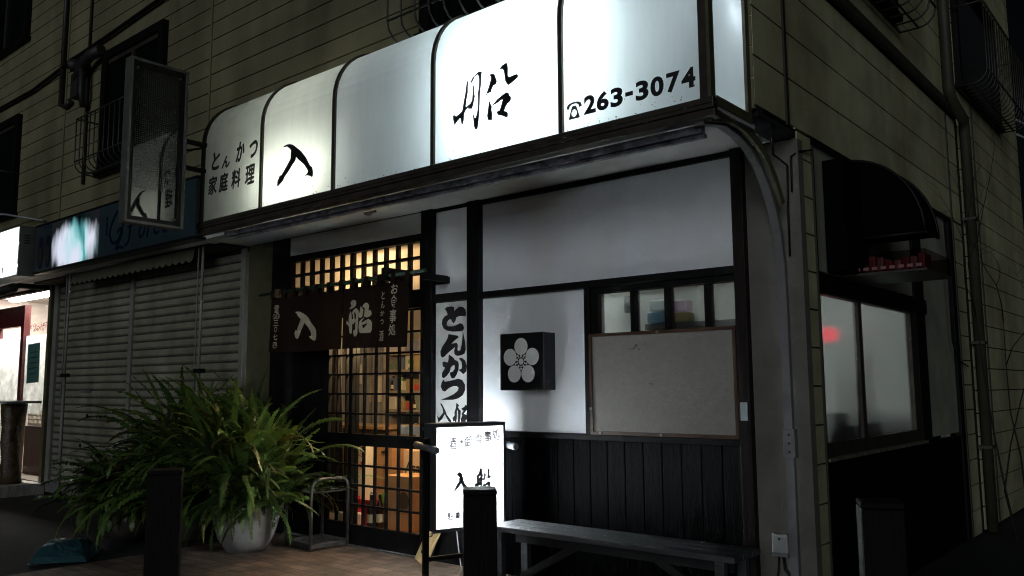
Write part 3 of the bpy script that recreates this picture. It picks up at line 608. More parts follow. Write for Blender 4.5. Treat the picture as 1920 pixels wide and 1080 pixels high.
# grime and dust collected along the lower edge of the panels
mb = MB(); rg = random.Random(31)
for k in range(170):
    x = rg.uniform(-4.48, -0.1)
    if min(abs(x - q) for q in XS) < 0.03: continue
    z = 2.583 + abs(rg.gauss(0, 0.022)) + (0.12 * rg.random() ** 3 if rg.random() < 0.25 else 0); s = rg.uniform(0.0012, 0.005)
    a0 = rg.uniform(0, 6)
    mb.face([(x + s * rg.uniform(0.6, 1.6) * math.cos(-a0 - a * 1.05), -0.9622, z + s * math.sin(-a0 - a * 1.05)) for a in range(6)])
mb.build('grime', mat('grime', (0.3, 0.28, 0.24), 0.9), SG, fix=False)

# silver-taped fascia strip under the sign
tag(MB().box(-4.3, -0.12, -0.885, -0.845, 2.452, 2.49).box(-4.3, -0.12, -0.86, -0.83, 2.435, 2.455).build('fascia_strip', M_tape), 'long fascia strip wrapped in torn silver tape just under the glowing sign', 'fascia')
# two unlit soffit lights
for i, (x, y) in enumerate(((-3.55, -0.66), (-3.2, -0.34))):
    t = thing('soffit_light', ['unlit round soffit light nearer the taped fascia strip', 'unlit round soffit light nearer the lattice transom'][i], 'ceiling light', (x, y, 2.535 if i == 0 else 2.6), group='unlit lights under the sign')
    MB().lathe([(0.0, 0.0), (0.06, 0.0), (0.065, -0.012), (0.05, -0.02), (0.0, -0.02)], 0, 0).build('rim', M_trim, t)
    MB().lathe([(0.0, -0.021), (0.03, -0.024), (0.028, -0.04), (0.0, -0.05)], 0, 0).build('bulb', mat('dead_bulb', (0.2, 0.2, 0.19), 0.3), t)

# curved grey channel bracket running down the plaster pillar
mb = MB(); path = [(-0.93, 2.475), (-0.81, 2.5), (-0.7, 2.52), (-0.55, 2.505), (-0.42, 2.465), (-0.31, 2.4), (-0.22, 2.315), (-0.14, 2.2), (-0.085, 2.08), (-0.05, 1.9), (-0.042, 1.7), (-0.042, 0.2)]
def channel(mb, path, x0, x1, th):
    for j in range(len(path) - 1):
        (y0, z0), (y1, z1) = path[j], path[j + 1]
        dy, dz = y1 - y0, z1 - z0; l = math.hypot(dy, dz); ny, nz_ = -dz / l * th, dy / l * th
        if j == 0: py, pz = ny, nz_
        b = len(mb.v); q = [(y0, z0), (y0 + py, z0 + pz), (y1 + ny, z1 + nz_), (y1, z1)]; py, pz = ny, nz_
        mb.v += [(x0, *a) for a in q] + [(x1, *a) for a in q]
        for f in ((0, 1, 2, 3), (4, 7, 6, 5), (0, 3, 7, 4), (1, 5, 6, 2), (0, 4, 5, 1), (3, 2, 6, 7)): mb.f.append(tuple(b + k for k in f)); mb.smooth.append(False)
    return mb
CH = thing('bracket_channel', 'grey metal channel curving from the sign corner down the plaster pillar', 'bracket', (0, 0, 0))
channel(mb, path, -0.128, -0.082, 0.026); mb.build('channel', M_pipe, CH)
mb = MB(); channel(mb, [(p[0] - 0.004, p[1] + 0.006) for p in path[:8]], -0.06, -0.04, 0.045); mb.build('edge_strip', M_olive, CH)
B(-0.134, -0.07, -0.05, -0.005, 0.87, 1.02).build('joint_sleeve', M_pipe, CH, 0.003)
mb = MB()
for z in (0.9, 0.945, 0.99): mb.tube([(-0.1, -0.049, z), (-0.1, -0.055, z)], 0.006, 8)
mb.build('screw', M_blk, CH)
tag(MB().tube([(-0.02, -0.3, 2.6), (-0.09, -0.12, 2.5), (-0.05, -0.03, 2.45), (-0.06, -0.02, 2.2), (-0.065, -0.012, 1.95)], 0.006, 6).tube([(0.02, 0.15, 2.56), (0.0, 0.02, 2.53), (-0.03, -0.02, 2.5), (-0.035, -0.02, 2.3)], 0.006, 6).build('wire', M_blk), 'thin black wires hanging beside the curved channel at the building corner', 'wire')

# ------------------------------------------------------------------ things on the shop front
# vertical name board between the two posts
t = thing('name_board', 'tall white board with bold black vertical lettering between the two posts', 'sign board', (-2.63, 0, 0.98))
B(-0.165, 0.165, -0.01, -0.001, 0.0, 0.9).build('board', mat('board_paint', (0.6, 0.61, 0.6), 0.6, 0.12, 6, 0.05, streak=0.15), t, 0.001)
mb = MB(); fb = lambda u, v, d=0: (u + 2.63, -0.0115 + d, v - 0.98)
ink(mb, TR['board_a'] + TR['board_b'], fb); mb.build('lettering', M_ink, t)
# emblem box
t = thing('emblem_box', 'black square box with a white plum blossom emblem on the white wall', 'sign', (-1.873, 0, 1.42))
B(-0.188, 0.188, -0.125, -0.001, -0.188, 0.188).box(-0.186, 0.1905, -0.121, -0.11, -0.1905, 0.1905).build('box', mat('black_lacquer', (0.005, 0.0055, 0.006), 0.4, 0.2, 8), t, 0.003)
mb = MB()
def disc(mb, x, z, r, n=36, ri=0.0):
    f = lambda a, q: (x + q * math.cos(a), -0.1275, z + q * math.sin(a))
    if ri == 0: mb.face([f(-2 * math.pi * i / n, r) for i in range(n)])
    else:
        for i in range(n):
            a, b_ = 2 * math.pi * i / n, 2 * math.pi * (i + 1) / n
            mb.face([f(a, ri), f(a, r), f(b_, r), f(b_, ri)])
cx = -0.002; cz = 0.0
for k in range(5):
    a = math.pi / 2 + k * 2 * math.pi / 5
    disc(mb, cx + 0.1 * math.cos(a), cz + 0.1 * math.sin(a), 0.0565)
    disc(mb, cx + 0.036 * math.cos(a), cz + 0.036 * math.sin(a), 0.0085, 14)
    b_ = a + math.pi / 5
    disc(mb, cx + 0.048 * math.cos(b_), cz + 0.048 * math.sin(b_), 0.0075, 14); disc(mb, cx + 0.033 * math.cos(b_), cz + 0.033 * math.sin(b_), 0.006, 12)
disc(mb, cx, cz, 0.021, 24)
mb.build('emblem', mat('emblem_white', (0.78, 0.78, 0.74), 0.6, 0.05), t, fix=False)
# pin board in front of the window
t = thing('pin_board', 'large beige pin board in a brown wooden frame leaning over the window', 'notice board', (-0.885, -0.02, 0.955))
T = Matrix.Rotation(R(-0.2), 4, 'Y')
B(-0.48, 0.48, -0.012, 0.0, 0.02, 0.61, T).build('board', mat('pin_fabric', (0.22, 0.207, 0.182), 0.9, 0.05, 30, 0.35, 260), t)
B(-0.5, 0.5, -0.022, 0.0, 0.0, 0.0195, T).box(-0.5, 0.5, -0.022, 0.0, 0.6105, 0.63, T).box(-0.5, -0.4805, -0.022, 0.0, 0.0195, 0.6105, T).box(0.4805, 0.5, -0.022, 0.0, 0.0195, 0.6105, T).build('frame', mat('frame_wood', (0.06, 0.027, 0.011), 0.45, 0.3, 8, 0.15, 40), t)
mb = MB(); random.seed(5)
for (x, z, s) in ((-0.16, 0.54, 0.02), (-0.14, 0.53, 0.014), (-0.19, 0.53, 0.012), (-0.1, 0.55, 0.01), (-0.06, 0.31, 0.012), (-0.05, 0.305, 0.008), (-0.26, 0.315, 0.006), (0.19, 0.315, 0.006), (0.43, 0.33, 0.008), (0.4, 0.31, 0.006), (0.18, 0.46, 0.005), (0.42, 0.43, 0.005), (0.44, 0.05, 0.006), (-0.25, 0.16, 0.004), (0.43, 0.27, 0.007)):
    for k in range(3):
        px, pz = x + random.uniform(-s, s), z + random.uniform(-s, s) * 0.8
        mb.face([(px + random.uniform(0.3, 1) * s * 0.5 * math.cos(-a * 1.05), -0.0128, pz + random.uniform(0.3, 1) * s * 0.5 * math.sin(-a * 1.05)) for a in range(6)])
mb.build('torn_marks', mat('torn_mark', (0.05, 0.05, 0.04), 0.9), t, fix=False)
mb = MB()
for x, z in ((-0.42, 0.01), (0.01, 0.01), (0.0, 0.62), (-0.49, 0.16)): mb.box(x - 0.008, x + 0.008, -0.03, -0.0225, z - 0.007, z + 0.007)
mb.build('clip', M_grey, t)
tag(B(-0.365, -0.325, -0.058, -0.051, 1.06, 1.16).build('sticker', mat('pale_sticker', (0.4, 0.47, 0.47), 0.5, 0.1)), 'small pale sticker on the brown timber post beside the pin board', 'sticker')
# junction box on the pillar
t = thing('junction_box', 'small grey electrical outlet box low on the plaster pillar', 'outlet box', (-0.175, 0, 0.37))
B(-0.045, 0.045, -0.055, -0.001, 0.0, 0.1).build('cover', mat('box_plastic', (0.26, 0.26, 0.25), 0.45, 0.08), t, 0.008)
B(-0.043, 0.043, -0.05, -0.002, -0.016, 0.0).build('base', M_grey, t)
MB().tube([(0.0, -0.056, 0.075), (0.0, -0.058, 0.075)], 0.007, 8).build('screw', M_blk, t)
MB().tube([(-0.015, -0.03, -0.015), (-0.02, -0.035, -0.1), (-0.06, -0.03, -0.2), (-0.09, -0.02, -0.36)], 0.005, 6).tube([(0.01, -0.03, -0.015), (0.02, -0.04, -0.08), (0.06, -0.035, -0.13), (0.09, -0.03, -0.15)], 0.008, 6).build('cord', M_blk, t)

# noren curtain and its pole
t = thing('noren_pole', 'dark green pole with two wooden hooks carrying the door curtain', 'curtain pole')
MB().tube([(-4.75, -0.25, 2.068), (-2.66, -0.25, 2.095)], 0.013, 10).build('pole', mat('green_pole', (0.012, 0.05, 0.02), 0.35, 0.2, 8), t)
B(-3.1, -3.05, -0.29, -0.01, 2.05, 2.15).build('bracket', M_tim, t, 0.004)
B(-4.49, -4.44, -0.28, -0.01, 2.03, 2.1).build('bracket', mat('bracket_wood', (0.09, 0.055, 0.02), 0.6, 0.2), t, 0.004)
B(-2.93, -2.66, -0.02, -0.001, 2.02, 2.07).box(-2.7, -2.66, -0.25, -0.02, 2.03, 2.075).build('bracket', M_tim, t)
def ny_(x, z):
    k = (2.07 - z) / 0.52
    return -0.25 + k * (0.012 * math.sin(7.3 * x + 0.6) + 0.006 * math.sin(19 * x)) - 0.01 * k
M_nor = diffuser('brown_noren_cloth', (0.02, 0.013, 0.01), 0.02, 0.0, 0.5, 0.2, 6, False)
t = thing('noren_curtain', 'dark brown noren curtain with cream brush characters hanging over the entrance', 'curtain')
def cloth(x0, x1, z0=1.555, name='cloth'):
    mb = MB(); nx, nz_ = int((x1 - x0) / 0.02) + 1, 20
    b = len(mb.v)
    for i in range(nx + 1):
        x = x0 + (x1 - x0) * i / nx
        sag = 0.012 * abs(math.sin((x + 4.55) / 0.155 * math.pi)) if True else 0
        zt = 2.03 + 0.0118 * (x + 4.57) - sag; zb = z0 + 0.004 * math.sin(5 * x) - 0.004 * (x + 3.6)
        for j in range(nz_ + 1):
            z = zt + (zb - zt) * j / nz_; mb.v.append((x, ny_(x, z), z))
    for i in range(nx):
        for j in range(nz_):
            a = b + i * (nz_ + 1) + j; mb.f.append((a, a + 1, a + nz_ + 2, a + nz_ + 1)); mb.smooth.append(True)
    return mb
CL = []
for a, b_ in ((-4.57, -3.597), (-3.585, -2.83)): CL.append(cloth(a, b_).build('cloth', M_nor, t, fix=False))
x = -4.54
while x < -2.8:
    zz = 2.07 + 0.0129 * (x + 4.75)
    mb = MB().box(x - 0.022, x + 0.022, -0.268, -0.264, 2.02, zz + 0.012).box(x - 0.022, x + 0.022, -0.236, -0.232, 2.02, zz + 0.012).box(x - 0.022, x + 0.022, -0.268, -0.232, zz + 0.013, zz + 0.017)
    mb.build('hanging_loop', M_nor, t)
    x += 0.155
M_cream = mat('cream_dye', (0.5, 0.43, 0.31), 0.8, 0.12, 8)
fn = lambda u, v, d=0: (u, ny_(u, v) - 0.0045 + d, v)
def inkflat(mb, polys):
    for i, p in enumerate(polys):
        mb.face([fn(u, v, -0.0004 * i) for u, v in p])
mb = MB(); inkflat(mb, TR['noren_enter'])
for ch, z, s in zip('電三〇七四', (1.925, 1.81, 1.755, 1.69, 1.62), ((0.07, 0.075), (0.075, 0.05), (0.045, 0.045), (0.06, 0.055), (0.06, 0.05))): put(mb, ch, fn, -4.48, z, *s, 0.012)
for ch, x in zip('(263)', (-4.525, -4.505, -4.48, -4.455, -4.435)): put(mb, ch, fn, x, 1.865, 0.01 if ch in '()' else 0.022, 0.042, 0.01)
mb.build('lettering', M_cream, CL[0])
mb = MB(); inkflat(mb, TR['noren_ship'])
for ch, z, s in zip('お食事処', (1.985, 1.89, 1.78, 1.68), ((0.075, 0.075), (0.075, 0.1), (0.07, 0.1), (0.075, 0.085))): put(mb, ch, fn, -2.985 - (1.98 - z) * 0.03, z, *s, 0.012)
for ch, z, s in zip('とんかつ酒', (1.945, 1.875, 1.81, 1.745, 1.64), ((0.035, 0.06), (0.045, 0.055), (0.05, 0.04), (0.04, 0.035), (0.055, 0.08))): put(mb, ch, fn, -3.11 - (1.98 - z) * 0.03, z, *s, 0.008)
mb.build('lettering', M_cream, CL[1])

# ------------------------------------------------------------------ standing lantern sign
t = thing('standing_sign', 'glowing white standing sign with black brush characters behind the middle bollard', 'standing sign', (-2.043, -0.75, 0), math.atan2(0.94686, 0.32165))
W_ = 0.475
F_ = MB().box(-0.012, 0.0, -0.012, 0.142, 0.385, 1.03).box(W_, W_ + 0.012, -0.012, 0.142, 0.385, 1.03).box(0.0, W_, -0.012, 0.142, 0.375, 0.397).box(0.0, W_, -0.012, 0.142, 1.006, 1.03).build('case', mat('sign_case', (0.05, 0.053, 0.056), 0.5, 0.2, 6, 0.05), t)
M_lamp = diffuser('lantern_acrylic', (0.9, 0.92, 0.92), 0.85, 0.03, 0.2, 0.03, 3)
PF = MB().face([(0, 0, 0.397), (W_, 0, 0.397), (W_, 0, 1.006), (0, 0, 1.006)]).build('face_panel', M_lamp, t, fix=False)
MB().face([(0, 0.13, 0.397), (0, 0.13, 1.006), (W_, 0.13, 1.006), (W_, 0.13, 0.397)]).build('face_panel', M_lamp, t, fix=False)
mb = MB()
for u in (0.06, 0.18, 0.3, 0.42): mb.tube([(u, 0.065, 0.43), (u, 0.065, 0.98)], 0.011, 10)
mb.build('lamp_tube', emis('lantern_tube', (0.88, 0.95, 1.0), 135), t)
mb = MB()
for u in (-0.035, W_ + 0.035):
    mb.box(u - 0.016, u + 0.016, 0.05, 0.08, 0.0, 0.94).box(u - 0.016, u + 0.016, -0.12, 0.25, 0.0, 0.03)
mb.box(-0.019, W_ + 0.019, 0.055, 0.075, 0.2, 0.225)
mb.build('leg_frame', M_blk, t)
mb = MB()
for u in (-0.04, W_ + 0.04): mb.tube([(u, -0.1, 0.875), (u, -0.095, 0.875), (u, 0.2, 0.895)], [0.018, 0.022, 0.022], 14)
mb.build('handle_tube', mat('handle_rubber', (0.16, 0.17, 0.18), 0.4, 0.2), t)
fp = lambda u, v, d=0: (u, -0.003 + d, v)
mb = MB(); ink(mb, TR['stand'][:1], fp, e=0.0085); ink(mb, TR['stand'][1:], fp, e=0.0058)
for ch, u, v in zip('酒・御食事処', (0.113, 0.176, 0.22, 0.3, 0.365, 0.425), (0.905, 0.915, 0.917, 0.928, 0.94, 0.952)):
    put(mb, ch, fp, u, v, 0.056 if ch != '・' else 0.02, 0.074 if ch != '・' else 0.022, 0.0, 0.04, 0.0, 0.0026)
for ch, u in zip('駐車場有', (0.1, 0.15, 0.197, 0.245)): put(mb, ch, fp, u, 0.468, 0.038, 0.046, 0.0, 0.0, 0.0, 0.0024)
mb.build('lettering', M_ink, PF)
mb = MB(); ribbon(mb, [(0.068, 0.828), (0.077, 0.812), (0.083, 0.805), (0.094, 0.826)], [0.006, 0.007, 0.004, 0.002], fp); ribbon(mb, [(0.2, 0.842), (0.225, 0.85)], [0.002, 0.004], fp)
mb.build('faded_lettering', mat('faded_red', (0.35, 0.04, 0.06), 0.6), PF, fix=False)

# black bollards
def bollard(label, x, y, rz, h, s, m):
    t = thing('bollard', label, 'bollard', (x, y, -0.03), rz, 'square bollards along the pavement edge')
    MB().box(-s / 2, s / 2, -s / 2, s / 2, 0, h - 0.03).build('post', m, t, 0.006)
    MB().box(-s / 2 - 0.003, s / 2 + 0.003, -s / 2 - 0.003, s / 2 + 0.003, h - 0.028, h).build('cap', m, t, 0.008)
    return t
M_bol = mat('bollard_wood', (0.0035, 0.003, 0.003), 0.7, 0.3, 8, 0.4, 40, spec=0.15, stretch=(2, 2, 0.2))
bollard('black square bollard standing in front of the glowing standing sign', -1.21, -1.265, R(45), 0.78, 0.165, M_bol)
bollard('dark square bollard in front of the big fern', -3.48, -1.72, R(58), 0.78, 0.2, M_bol)
bb = bollard('black bollard with a grey edge near the building corner', 0.5, -0.55, R(25), 0.78, 0.17, M_bol)
mb = MB().box(-0.088, -0.0855, -0.085, 0.085, 0.0, 0.75); mb.build('edge_strip', mat('pale_grey_edge', (0.1, 0.1, 0.1), 0.5, 0.25, 9, metal=0.3), bb)  # one side of the post covered in paler grey
MB().box(-0.0895, -0.0882, -0.087, -0.072, 0.05, 0.72).build('rust', mat('rust_orange', (0.12, 0.06, 0.015), 0.8, 0.4, 14), bb)

# bench
t = thing('bench', 'weathered grey wooden bench along the black plank dado', 'bench', (-0.95, -0.46, 0))
M_ben = mat('bench_paint', (0.05, 0.053, 0.056), 0.5, 0.3, 12, 0.35, 50, stretch=(0.3, 2, 2))
mb = MB()
for y0, y1 in ((-0.15, -0.054), (-0.049, 0.047), (0.052, 0.15)): mb.box(-0.8, 0.785, y0, y1, 0.405, 0.435)
mb.build('seat', M_ben, t, 0.003)
mb = MB(); random.seed(3)
for k in range(46):
    x = -0.8 + abs(random.gauss(0, 0.55)); y = random.choice((-0.149, -0.145, -0.14, -0.05, 0.05)) + random.uniform(0, 0.03); s = random.uniform(0.003, 0.009)
    if x < 0.8: mb.face([(x + s * random.uniform(0.5, 1.6) * math.cos(a * 1.26), y + s * 0.6 * math.sin(a * 1.26), 0.4356) for a in range(5)])
mb.build('paint_chips', mat('paint_chip', (0.5, 0.5, 0.48), 0.7), t, fix=False)
for x in (-0.72, 0.7):
    for y in (-0.12, 0.12): B(x - 0.025, x + 0.025, y - 0.02, y + 0.02, 0, 0.404).build('leg', M_ben, t, 0.002)
M_benu = mat('bench_underframe', (0.009, 0.0095, 0.01), 0.6, 0.3, 12)
B(-0.69, 0.71, -0.015, 0.015, 0.33, 0.38).build('rail', M_benu, t)
for s in (-1, 1):
    mb = MB(); a, b_ = (-0.66, 0.12), (-0.2, 0.395)
    if s > 0: a, b_ = (0.68, 0.12), (0.22, 0.395)
    mb.extrude([(a[0], a[1] - 0.02), (a[0], a[1] + 0.03), (b_[0], b_[1] + 0.005), (b_[0], b_[1] - 0.045)], lambda u, v, d: (u, d, v), -0.012, 0.012); mb.build('brace', M_benu, t)

# leaning plank with writing
t = thing('leaning_plank', 'bare wooden plank with black brush marks leaning behind the standing sign', 'plank', (-2.83, -0.13, 0.0), 0)
T = Matrix.Rotation(R(27), 4, 'Y') @ Matrix.Rotation(R(-6), 4, 'X')
B(-0.055, 0.055, -0.009, 0.009, 0.01, 0.62, T).build('board', mat('raw_plank', (0.42, 0.3, 0.14), 0.6, 0.25, 9, 0.2, 40, stretch=(2, 2, 0.2)), t)
mb = MB(); fq = lambda u, v, d=0: tuple(T @ Vector((u, -0.0102 + d, v)))
for ch, z in zip('す一', (0.24, 0.09)): put(mb, ch, fq, 0.0, z, 0.055, 0.06 if ch != '一' else 0.03, 0.02)
mb.build('lettering', M_ink, t)
tag(MB().tube([(-2.25, -0.35, 0.02), (-2.35, -0.2, 0.03), (-2.45, -0.12, 0.12), (-2.5, -0.1, 0.3), (-2.48, -0.06, 0.42)], 0.004, 6).build('power_cord', mat('cord_grey', (0.3, 0.3, 0.3), 0.5)), 'thin pale power cord trailing from the standing sign to the wall', 'cord')

# umbrella stand
t = thing('umbrella_stand', 'black tubular umbrella stand on the tiles beside the fern', 'umbrella stand', (-3.98, -0.17, 0), R(-4))
M_tub = mat('worn_black_tube', (0.08, 0.073, 0.066), 0.38, 0.3, 12, metal=0.3)
for x in (-0.18, 0.18):
    pts = [(x, -0.17, 0.0), (x, -0.17, 0.47)] + [(x, -0.17 + 0.07 * (1 - math.cos(a)), 0.47 + 0.07 * math.sin(a)) for a in (0.5, 1.0, 1.57)] + [(x, 0.17 - 0.07 * (1 - math.cos(a)), 0.47 + 0.07 * math.sin(a)) for a in (1.57, 1.0, 0.5)] + [(x, 0.17, 0.47), (x, 0.17, 0.0)]
    MB().tube(pts, 0.013, 10).build('hoop', M_tub, t)
mb = MB()
for z in (0.44, 0.05):
    for y in (-0.165, 0.165): mb.tube([(-0.18, y, z), (0.18, y, z)], 0.007, 6)
    for x in (-0.178, 0.178): mb.tube([(x, -0.165, z), (x, 0.165, z)], 0.007, 6)
for k in (-0.055, 0.055): mb.tube([(-0.18, k, 0.44), (0.18, k, 0.44)], 0.005, 6); mb.tube([(k, -0.165, 0.441), (k, 0.165, 0.441)], 0.005, 6)
mb.build('rack_wire', M_tub, t)
MB().box(-0.17, 0.17, -0.155, 0.155, 0.012, 0.02).box(-0.175, -0.17, -0.16, 0.16, 0.012, 0.05).box(0.17, 0.175, -0.16, 0.16, 0.012, 0.05).box(-0.17, 0.17, -0.16, -0.155, 0.012, 0.05).box(-0.17, 0.17, 0.155, 0.16, 0.012, 0.05).build('drip_tray', M_tub, t)
# ------------------------------------------------------------------ ferns
def leaf_mat(name, c1, c2):
    m = bpy.data.materials.new(name); m.use_nodes = True
    n = m.node_tree; L = n.links; b = n.nodes['Principled BSDF']; b.inputs['Roughness'].default_value = 0.42
    at = n.nodes.new('ShaderNodeAttribute'); at.attribute_name = 'frond'
    tc = n.nodes.new('ShaderNodeTexCoord'); nz = n.nodes.new('ShaderNodeTexNoise'); nz.inputs['Scale'].default_value = 9; nz.inputs['Detail'].default_value = 4
    L.new(tc.outputs['Object'], nz.inputs['Vector'])
    ad = n.nodes.new('ShaderNodeMath'); ad.operation = 'MULTIPLY_ADD'; ad.inputs[1].default_value = 0.45
    L.new(nz.outputs[0], ad.inputs[0]); L.new(at.outputs['Fac'], ad.inputs[2])
    cr = n.nodes.new('ShaderNodeValToRGB'); e = cr.color_ramp.elements
    e[0].position = 0.2; e[0].color = (*c1, 1); e[1].position = 1.1; e[1].color = (*c2, 1)
    x_ = e.new(0.9); x_.color = (c2[0], c2[1], c2[2], 1); e[2].position = 1.0; e[2].color = (0.09, 0.065, 0.02, 1)
    sc_ = n.nodes.new('ShaderNodeMath'); sc_.operation = 'MULTIPLY'; sc_.inputs[1].default_value = 0.7; L.new(ad.outputs[0], sc_.inputs[0])
    L.new(sc_.outputs[0], cr.inputs[0]); L.new(cr.outputs[0], b.inputs['Base Color'])
    tr = n.nodes.new('ShaderNodeBsdfTranslucent'); L.new(cr.outputs[0], tr.inputs[0])
    mx = n.nodes.new('ShaderNodeMixShader'); mx.inputs[0].default_value = 0.25
    L.new(b.outputs[0], mx.inputs[1]); L.new(tr.outputs[0], mx.inputs[2]); L.new(mx.outputs[0], n.nodes['Material Output'].inputs[0])
    return m
M_leaf = leaf_mat('fern_leaf', (0.016, 0.046, 0.012), (0.13, 0.22, 0.04))
def fronds(name, parent, seed, n, base_r, base_z, lmin, lmax, m, bias=None, lift=1.0, gap=None, short=None):
    rnd = random.Random(seed); V = []; F = []; A = []
    for k in range(n):
        az = rnd.uniform(0, 2 * math.pi)
        if bias is not None and rnd.random() < bias[1]: az = bias[0] + rnd.gauss(0, 0.6)
        L = rnd.uniform(lmin, lmax); el = rnd.uniform(0.3, 1.5) * lift
        droop = rnd.uniform(0.9, 2.6) * (0.85 if el > 1.1 else 1.0)
        ba = rnd.uniform(0, 6.28); br = base_r * math.sqrt(rnd.random())
        if gap and el < 0.95 and abs(math.remainder(az - gap, 2 * math.pi)) < 0.33: continue
        p = Vector((br * math.cos(ba), br * math.sin(ba), base_z + rnd.uniform(-0.03, 0.05)))
        tone = rnd.random() if rnd.random() > 0.03 else 1.6; N = 34; st = L / N; e = el; wmax = rnd.choice((rnd.uniform(0.03, 0.045), rnd.uniform(0.045, 0.07)))
        twist = rnd.uniform(-0.7, 0.7); az2 = az
        bend = rnd.gauss(0, 0.018)
        if short and abs(math.remainder(az - short, 2 * math.pi)) < 0.6: L *= 0.62; st = L / N
        rach = []
        for i in range(N + 1):
            t = i / N; d_ = Vector((math.cos(az2) * math.cos(e), math.sin(az2) * math.cos(e), math.sin(e)))
            side = Vector((-math.sin(az2), math.cos(az2), 0)); upn = side.cross(d_) * -1
            s2 = side * math.cos(twist) + upn * math.sin(twist)
            rach.append((p.copy(), d_, s2, upn))
            p = p + d_ * st; e -= droop / N * (0.2 + 1.6 * t); az2 += rnd.gauss(0, 0.055) + bend
            if p.z < -0.0 + 0.01 * k / n: p.z = 0.01 * k / n + 0.002
        for i in range(2, N + 1):
            t = i / N; w_ = wmax * min(1, 0.35 + t * 5) * (1 - t) ** 0.45 + 0.004
            p, d_, s2, upn = rach[i]; lw = st * 0.8
            for sg in (-1, 1):
                if rnd.random() < 0.04: continue
                o = s2 * sg; dn = -abs(rnd.gauss(0.15, 0.15)); tip = p + (o * (0.97) + d_ * (0.28 + rnd.gauss(0, 0.08)) + Vector((0, 0, dn))) * w_
                mid = p + (o * 0.45 + d_ * 0.2 + Vector((0, 0, dn * 0.15))) * w_
                b = len(V)
                V += [p - d_ * lw * 0.5, mid - d_ * lw * 0.75, tip, mid + d_ * lw * 0.75, p + d_ * lw * 0.5]
                F += [(b, b + 1, b + 3, b + 4), (b + 1, b + 2, b + 3)]
                A += [tone * 0.8 + rnd.uniform(0, 0.2)] * 5
        # rachis as a thin strip
        b0 = len(V)
        for (p, d_, s2, upn) in rach:
            V += [p + s2 * 0.0022 + upn * 0.001, p - s2 * 0.0022 + upn * 0.001]; A += [0.9, 0.9]
        for i in range(N): F.append((b0 + 2 * i, b0 + 2 * i + 1, b0 + 2 * i + 3, b0 + 2 * i + 2))
    me = bpy.data.meshes.new(name); me.from_pydata([tuple(v) for v in V], [], F)
    at = me.attributes.new('frond', 'FLOAT', 'POINT'); at.data.foreach_set('value', A)
    me.materials.append(m); o = bpy.data.objects.new(name, me); COL.objects.link(o); o.parent = parent
    return o
M_soil = mat('potting_soil', (0.03, 0.022, 0.015), 0.95, 0.3, 20, 0.6, 60)
def fern(label, x, y, seed, n, l0, l1, pot_r, pot_h, pot_m, bias=None, lift=1.0, br=0.2, lean=(0, 0), gap=None, short=None):
    t = thing('fern_plant', label, 'potted fern', (x, y, 0), group='potted ferns in front of the shutter')
    MB().lathe([(0.0, 0.0), (pot_r * 0.55, 0.0), (pot_r * 0.8, pot_h * 0.3), (pot_r * 0.94, pot_h * 0.7), (pot_r * 1.0, pot_h * 0.86), (pot_r * 1.04, pot_h * 0.87), (pot_r * 1.05, pot_h), (pot_r * 0.97, pot_h), (pot_r * 0.95, pot_h * 0.9), (0.0, pot_h * 0.9)], lean[0], lean[1], 40).build('pot', pot_m, t)
    MB().lathe([(0.0, pot_h * 0.93), (pot_r * 0.94, pot_h * 0.91)], lean[0], lean[1], 24).build('soil', M_soil, t, fix=False)
    fronds('foliage', t, seed, n, br, pot_h * 0.92, l0, l1, M_leaf, bias, lift, gap, short)
    return t
M_wpot = mat('white_pot', (0.3, 0.29, 0.28), 0.55, 0.15, 5, 0.05, streak=0.35)
M_dpot = mat('dark_pot', (0.05, 0.04, 0.035), 0.6, 0.2, 5)
fern('big bushy fern in a white bowl beside the umbrella stand', -4.28, -0.62, 11, 760, 0.34, 1.2, 0.27, 0.36, M_wpot, (-1.35, 0.22), 1.06, 0.27, gap=0.2, short=0.75)
fern('shorter dark fern behind the bollard, against the shutter', -5.15, -0.62, 12, 560, 0.45, 1.1, 0.27, 0.48, M_dpot, None, 1.1, 0.26)
fern('low spreading fern at the far left, drooping over the teal bag', -5.5, -0.95, 13, 330, 0.35, 0.78, 0.24, 0.3, M_dpot, (math.pi * 1.2, 0.15), 0.9, 0.24)

# teal folded plastic sack on the ground
t = thing('plastic_sack', 'crumpled teal plastic sack lying on the pavement under the ferns', 'sack', (-5.12, -1.62, 0), R(-35))
t.scale = (0.62, 0.7, 0.8)
bm = bmesh.new(); bmesh.ops.create_grid(bm, x_segments=22, y_segments=16, size=1)
rnd = random.Random(4)
for v in bm.verts:
    u, q = v.co.x, v.co.y; h = (1 - u ** 4) * (1 - q ** 4)
    v.co = Vector((u * 0.42, q * 0.28, 0.004 + 0.15 * h ** 0.6 * (0.8 + 0.25 * math.sin(5 * u + 2 * q)) + 0.012 * rnd.random() * h + 0.05 * max(0, 1 - abs(u + 0.3) * 4) * h))
bm2 = bm.copy(); me = bpy.data.meshes.new('sack'); bm.to_mesh(me); bm.free(); bm2.free()
me.materials.append(mat('teal_plastic', (0.02, 0.075, 0.085), 0.4, 0.15, 6)); o = bpy.data.objects.new('sack', me); COL.objects.link(o); o.parent = t
md = o.modifiers.new('thick', 'SOLIDIFY'); md.thickness = 0.004

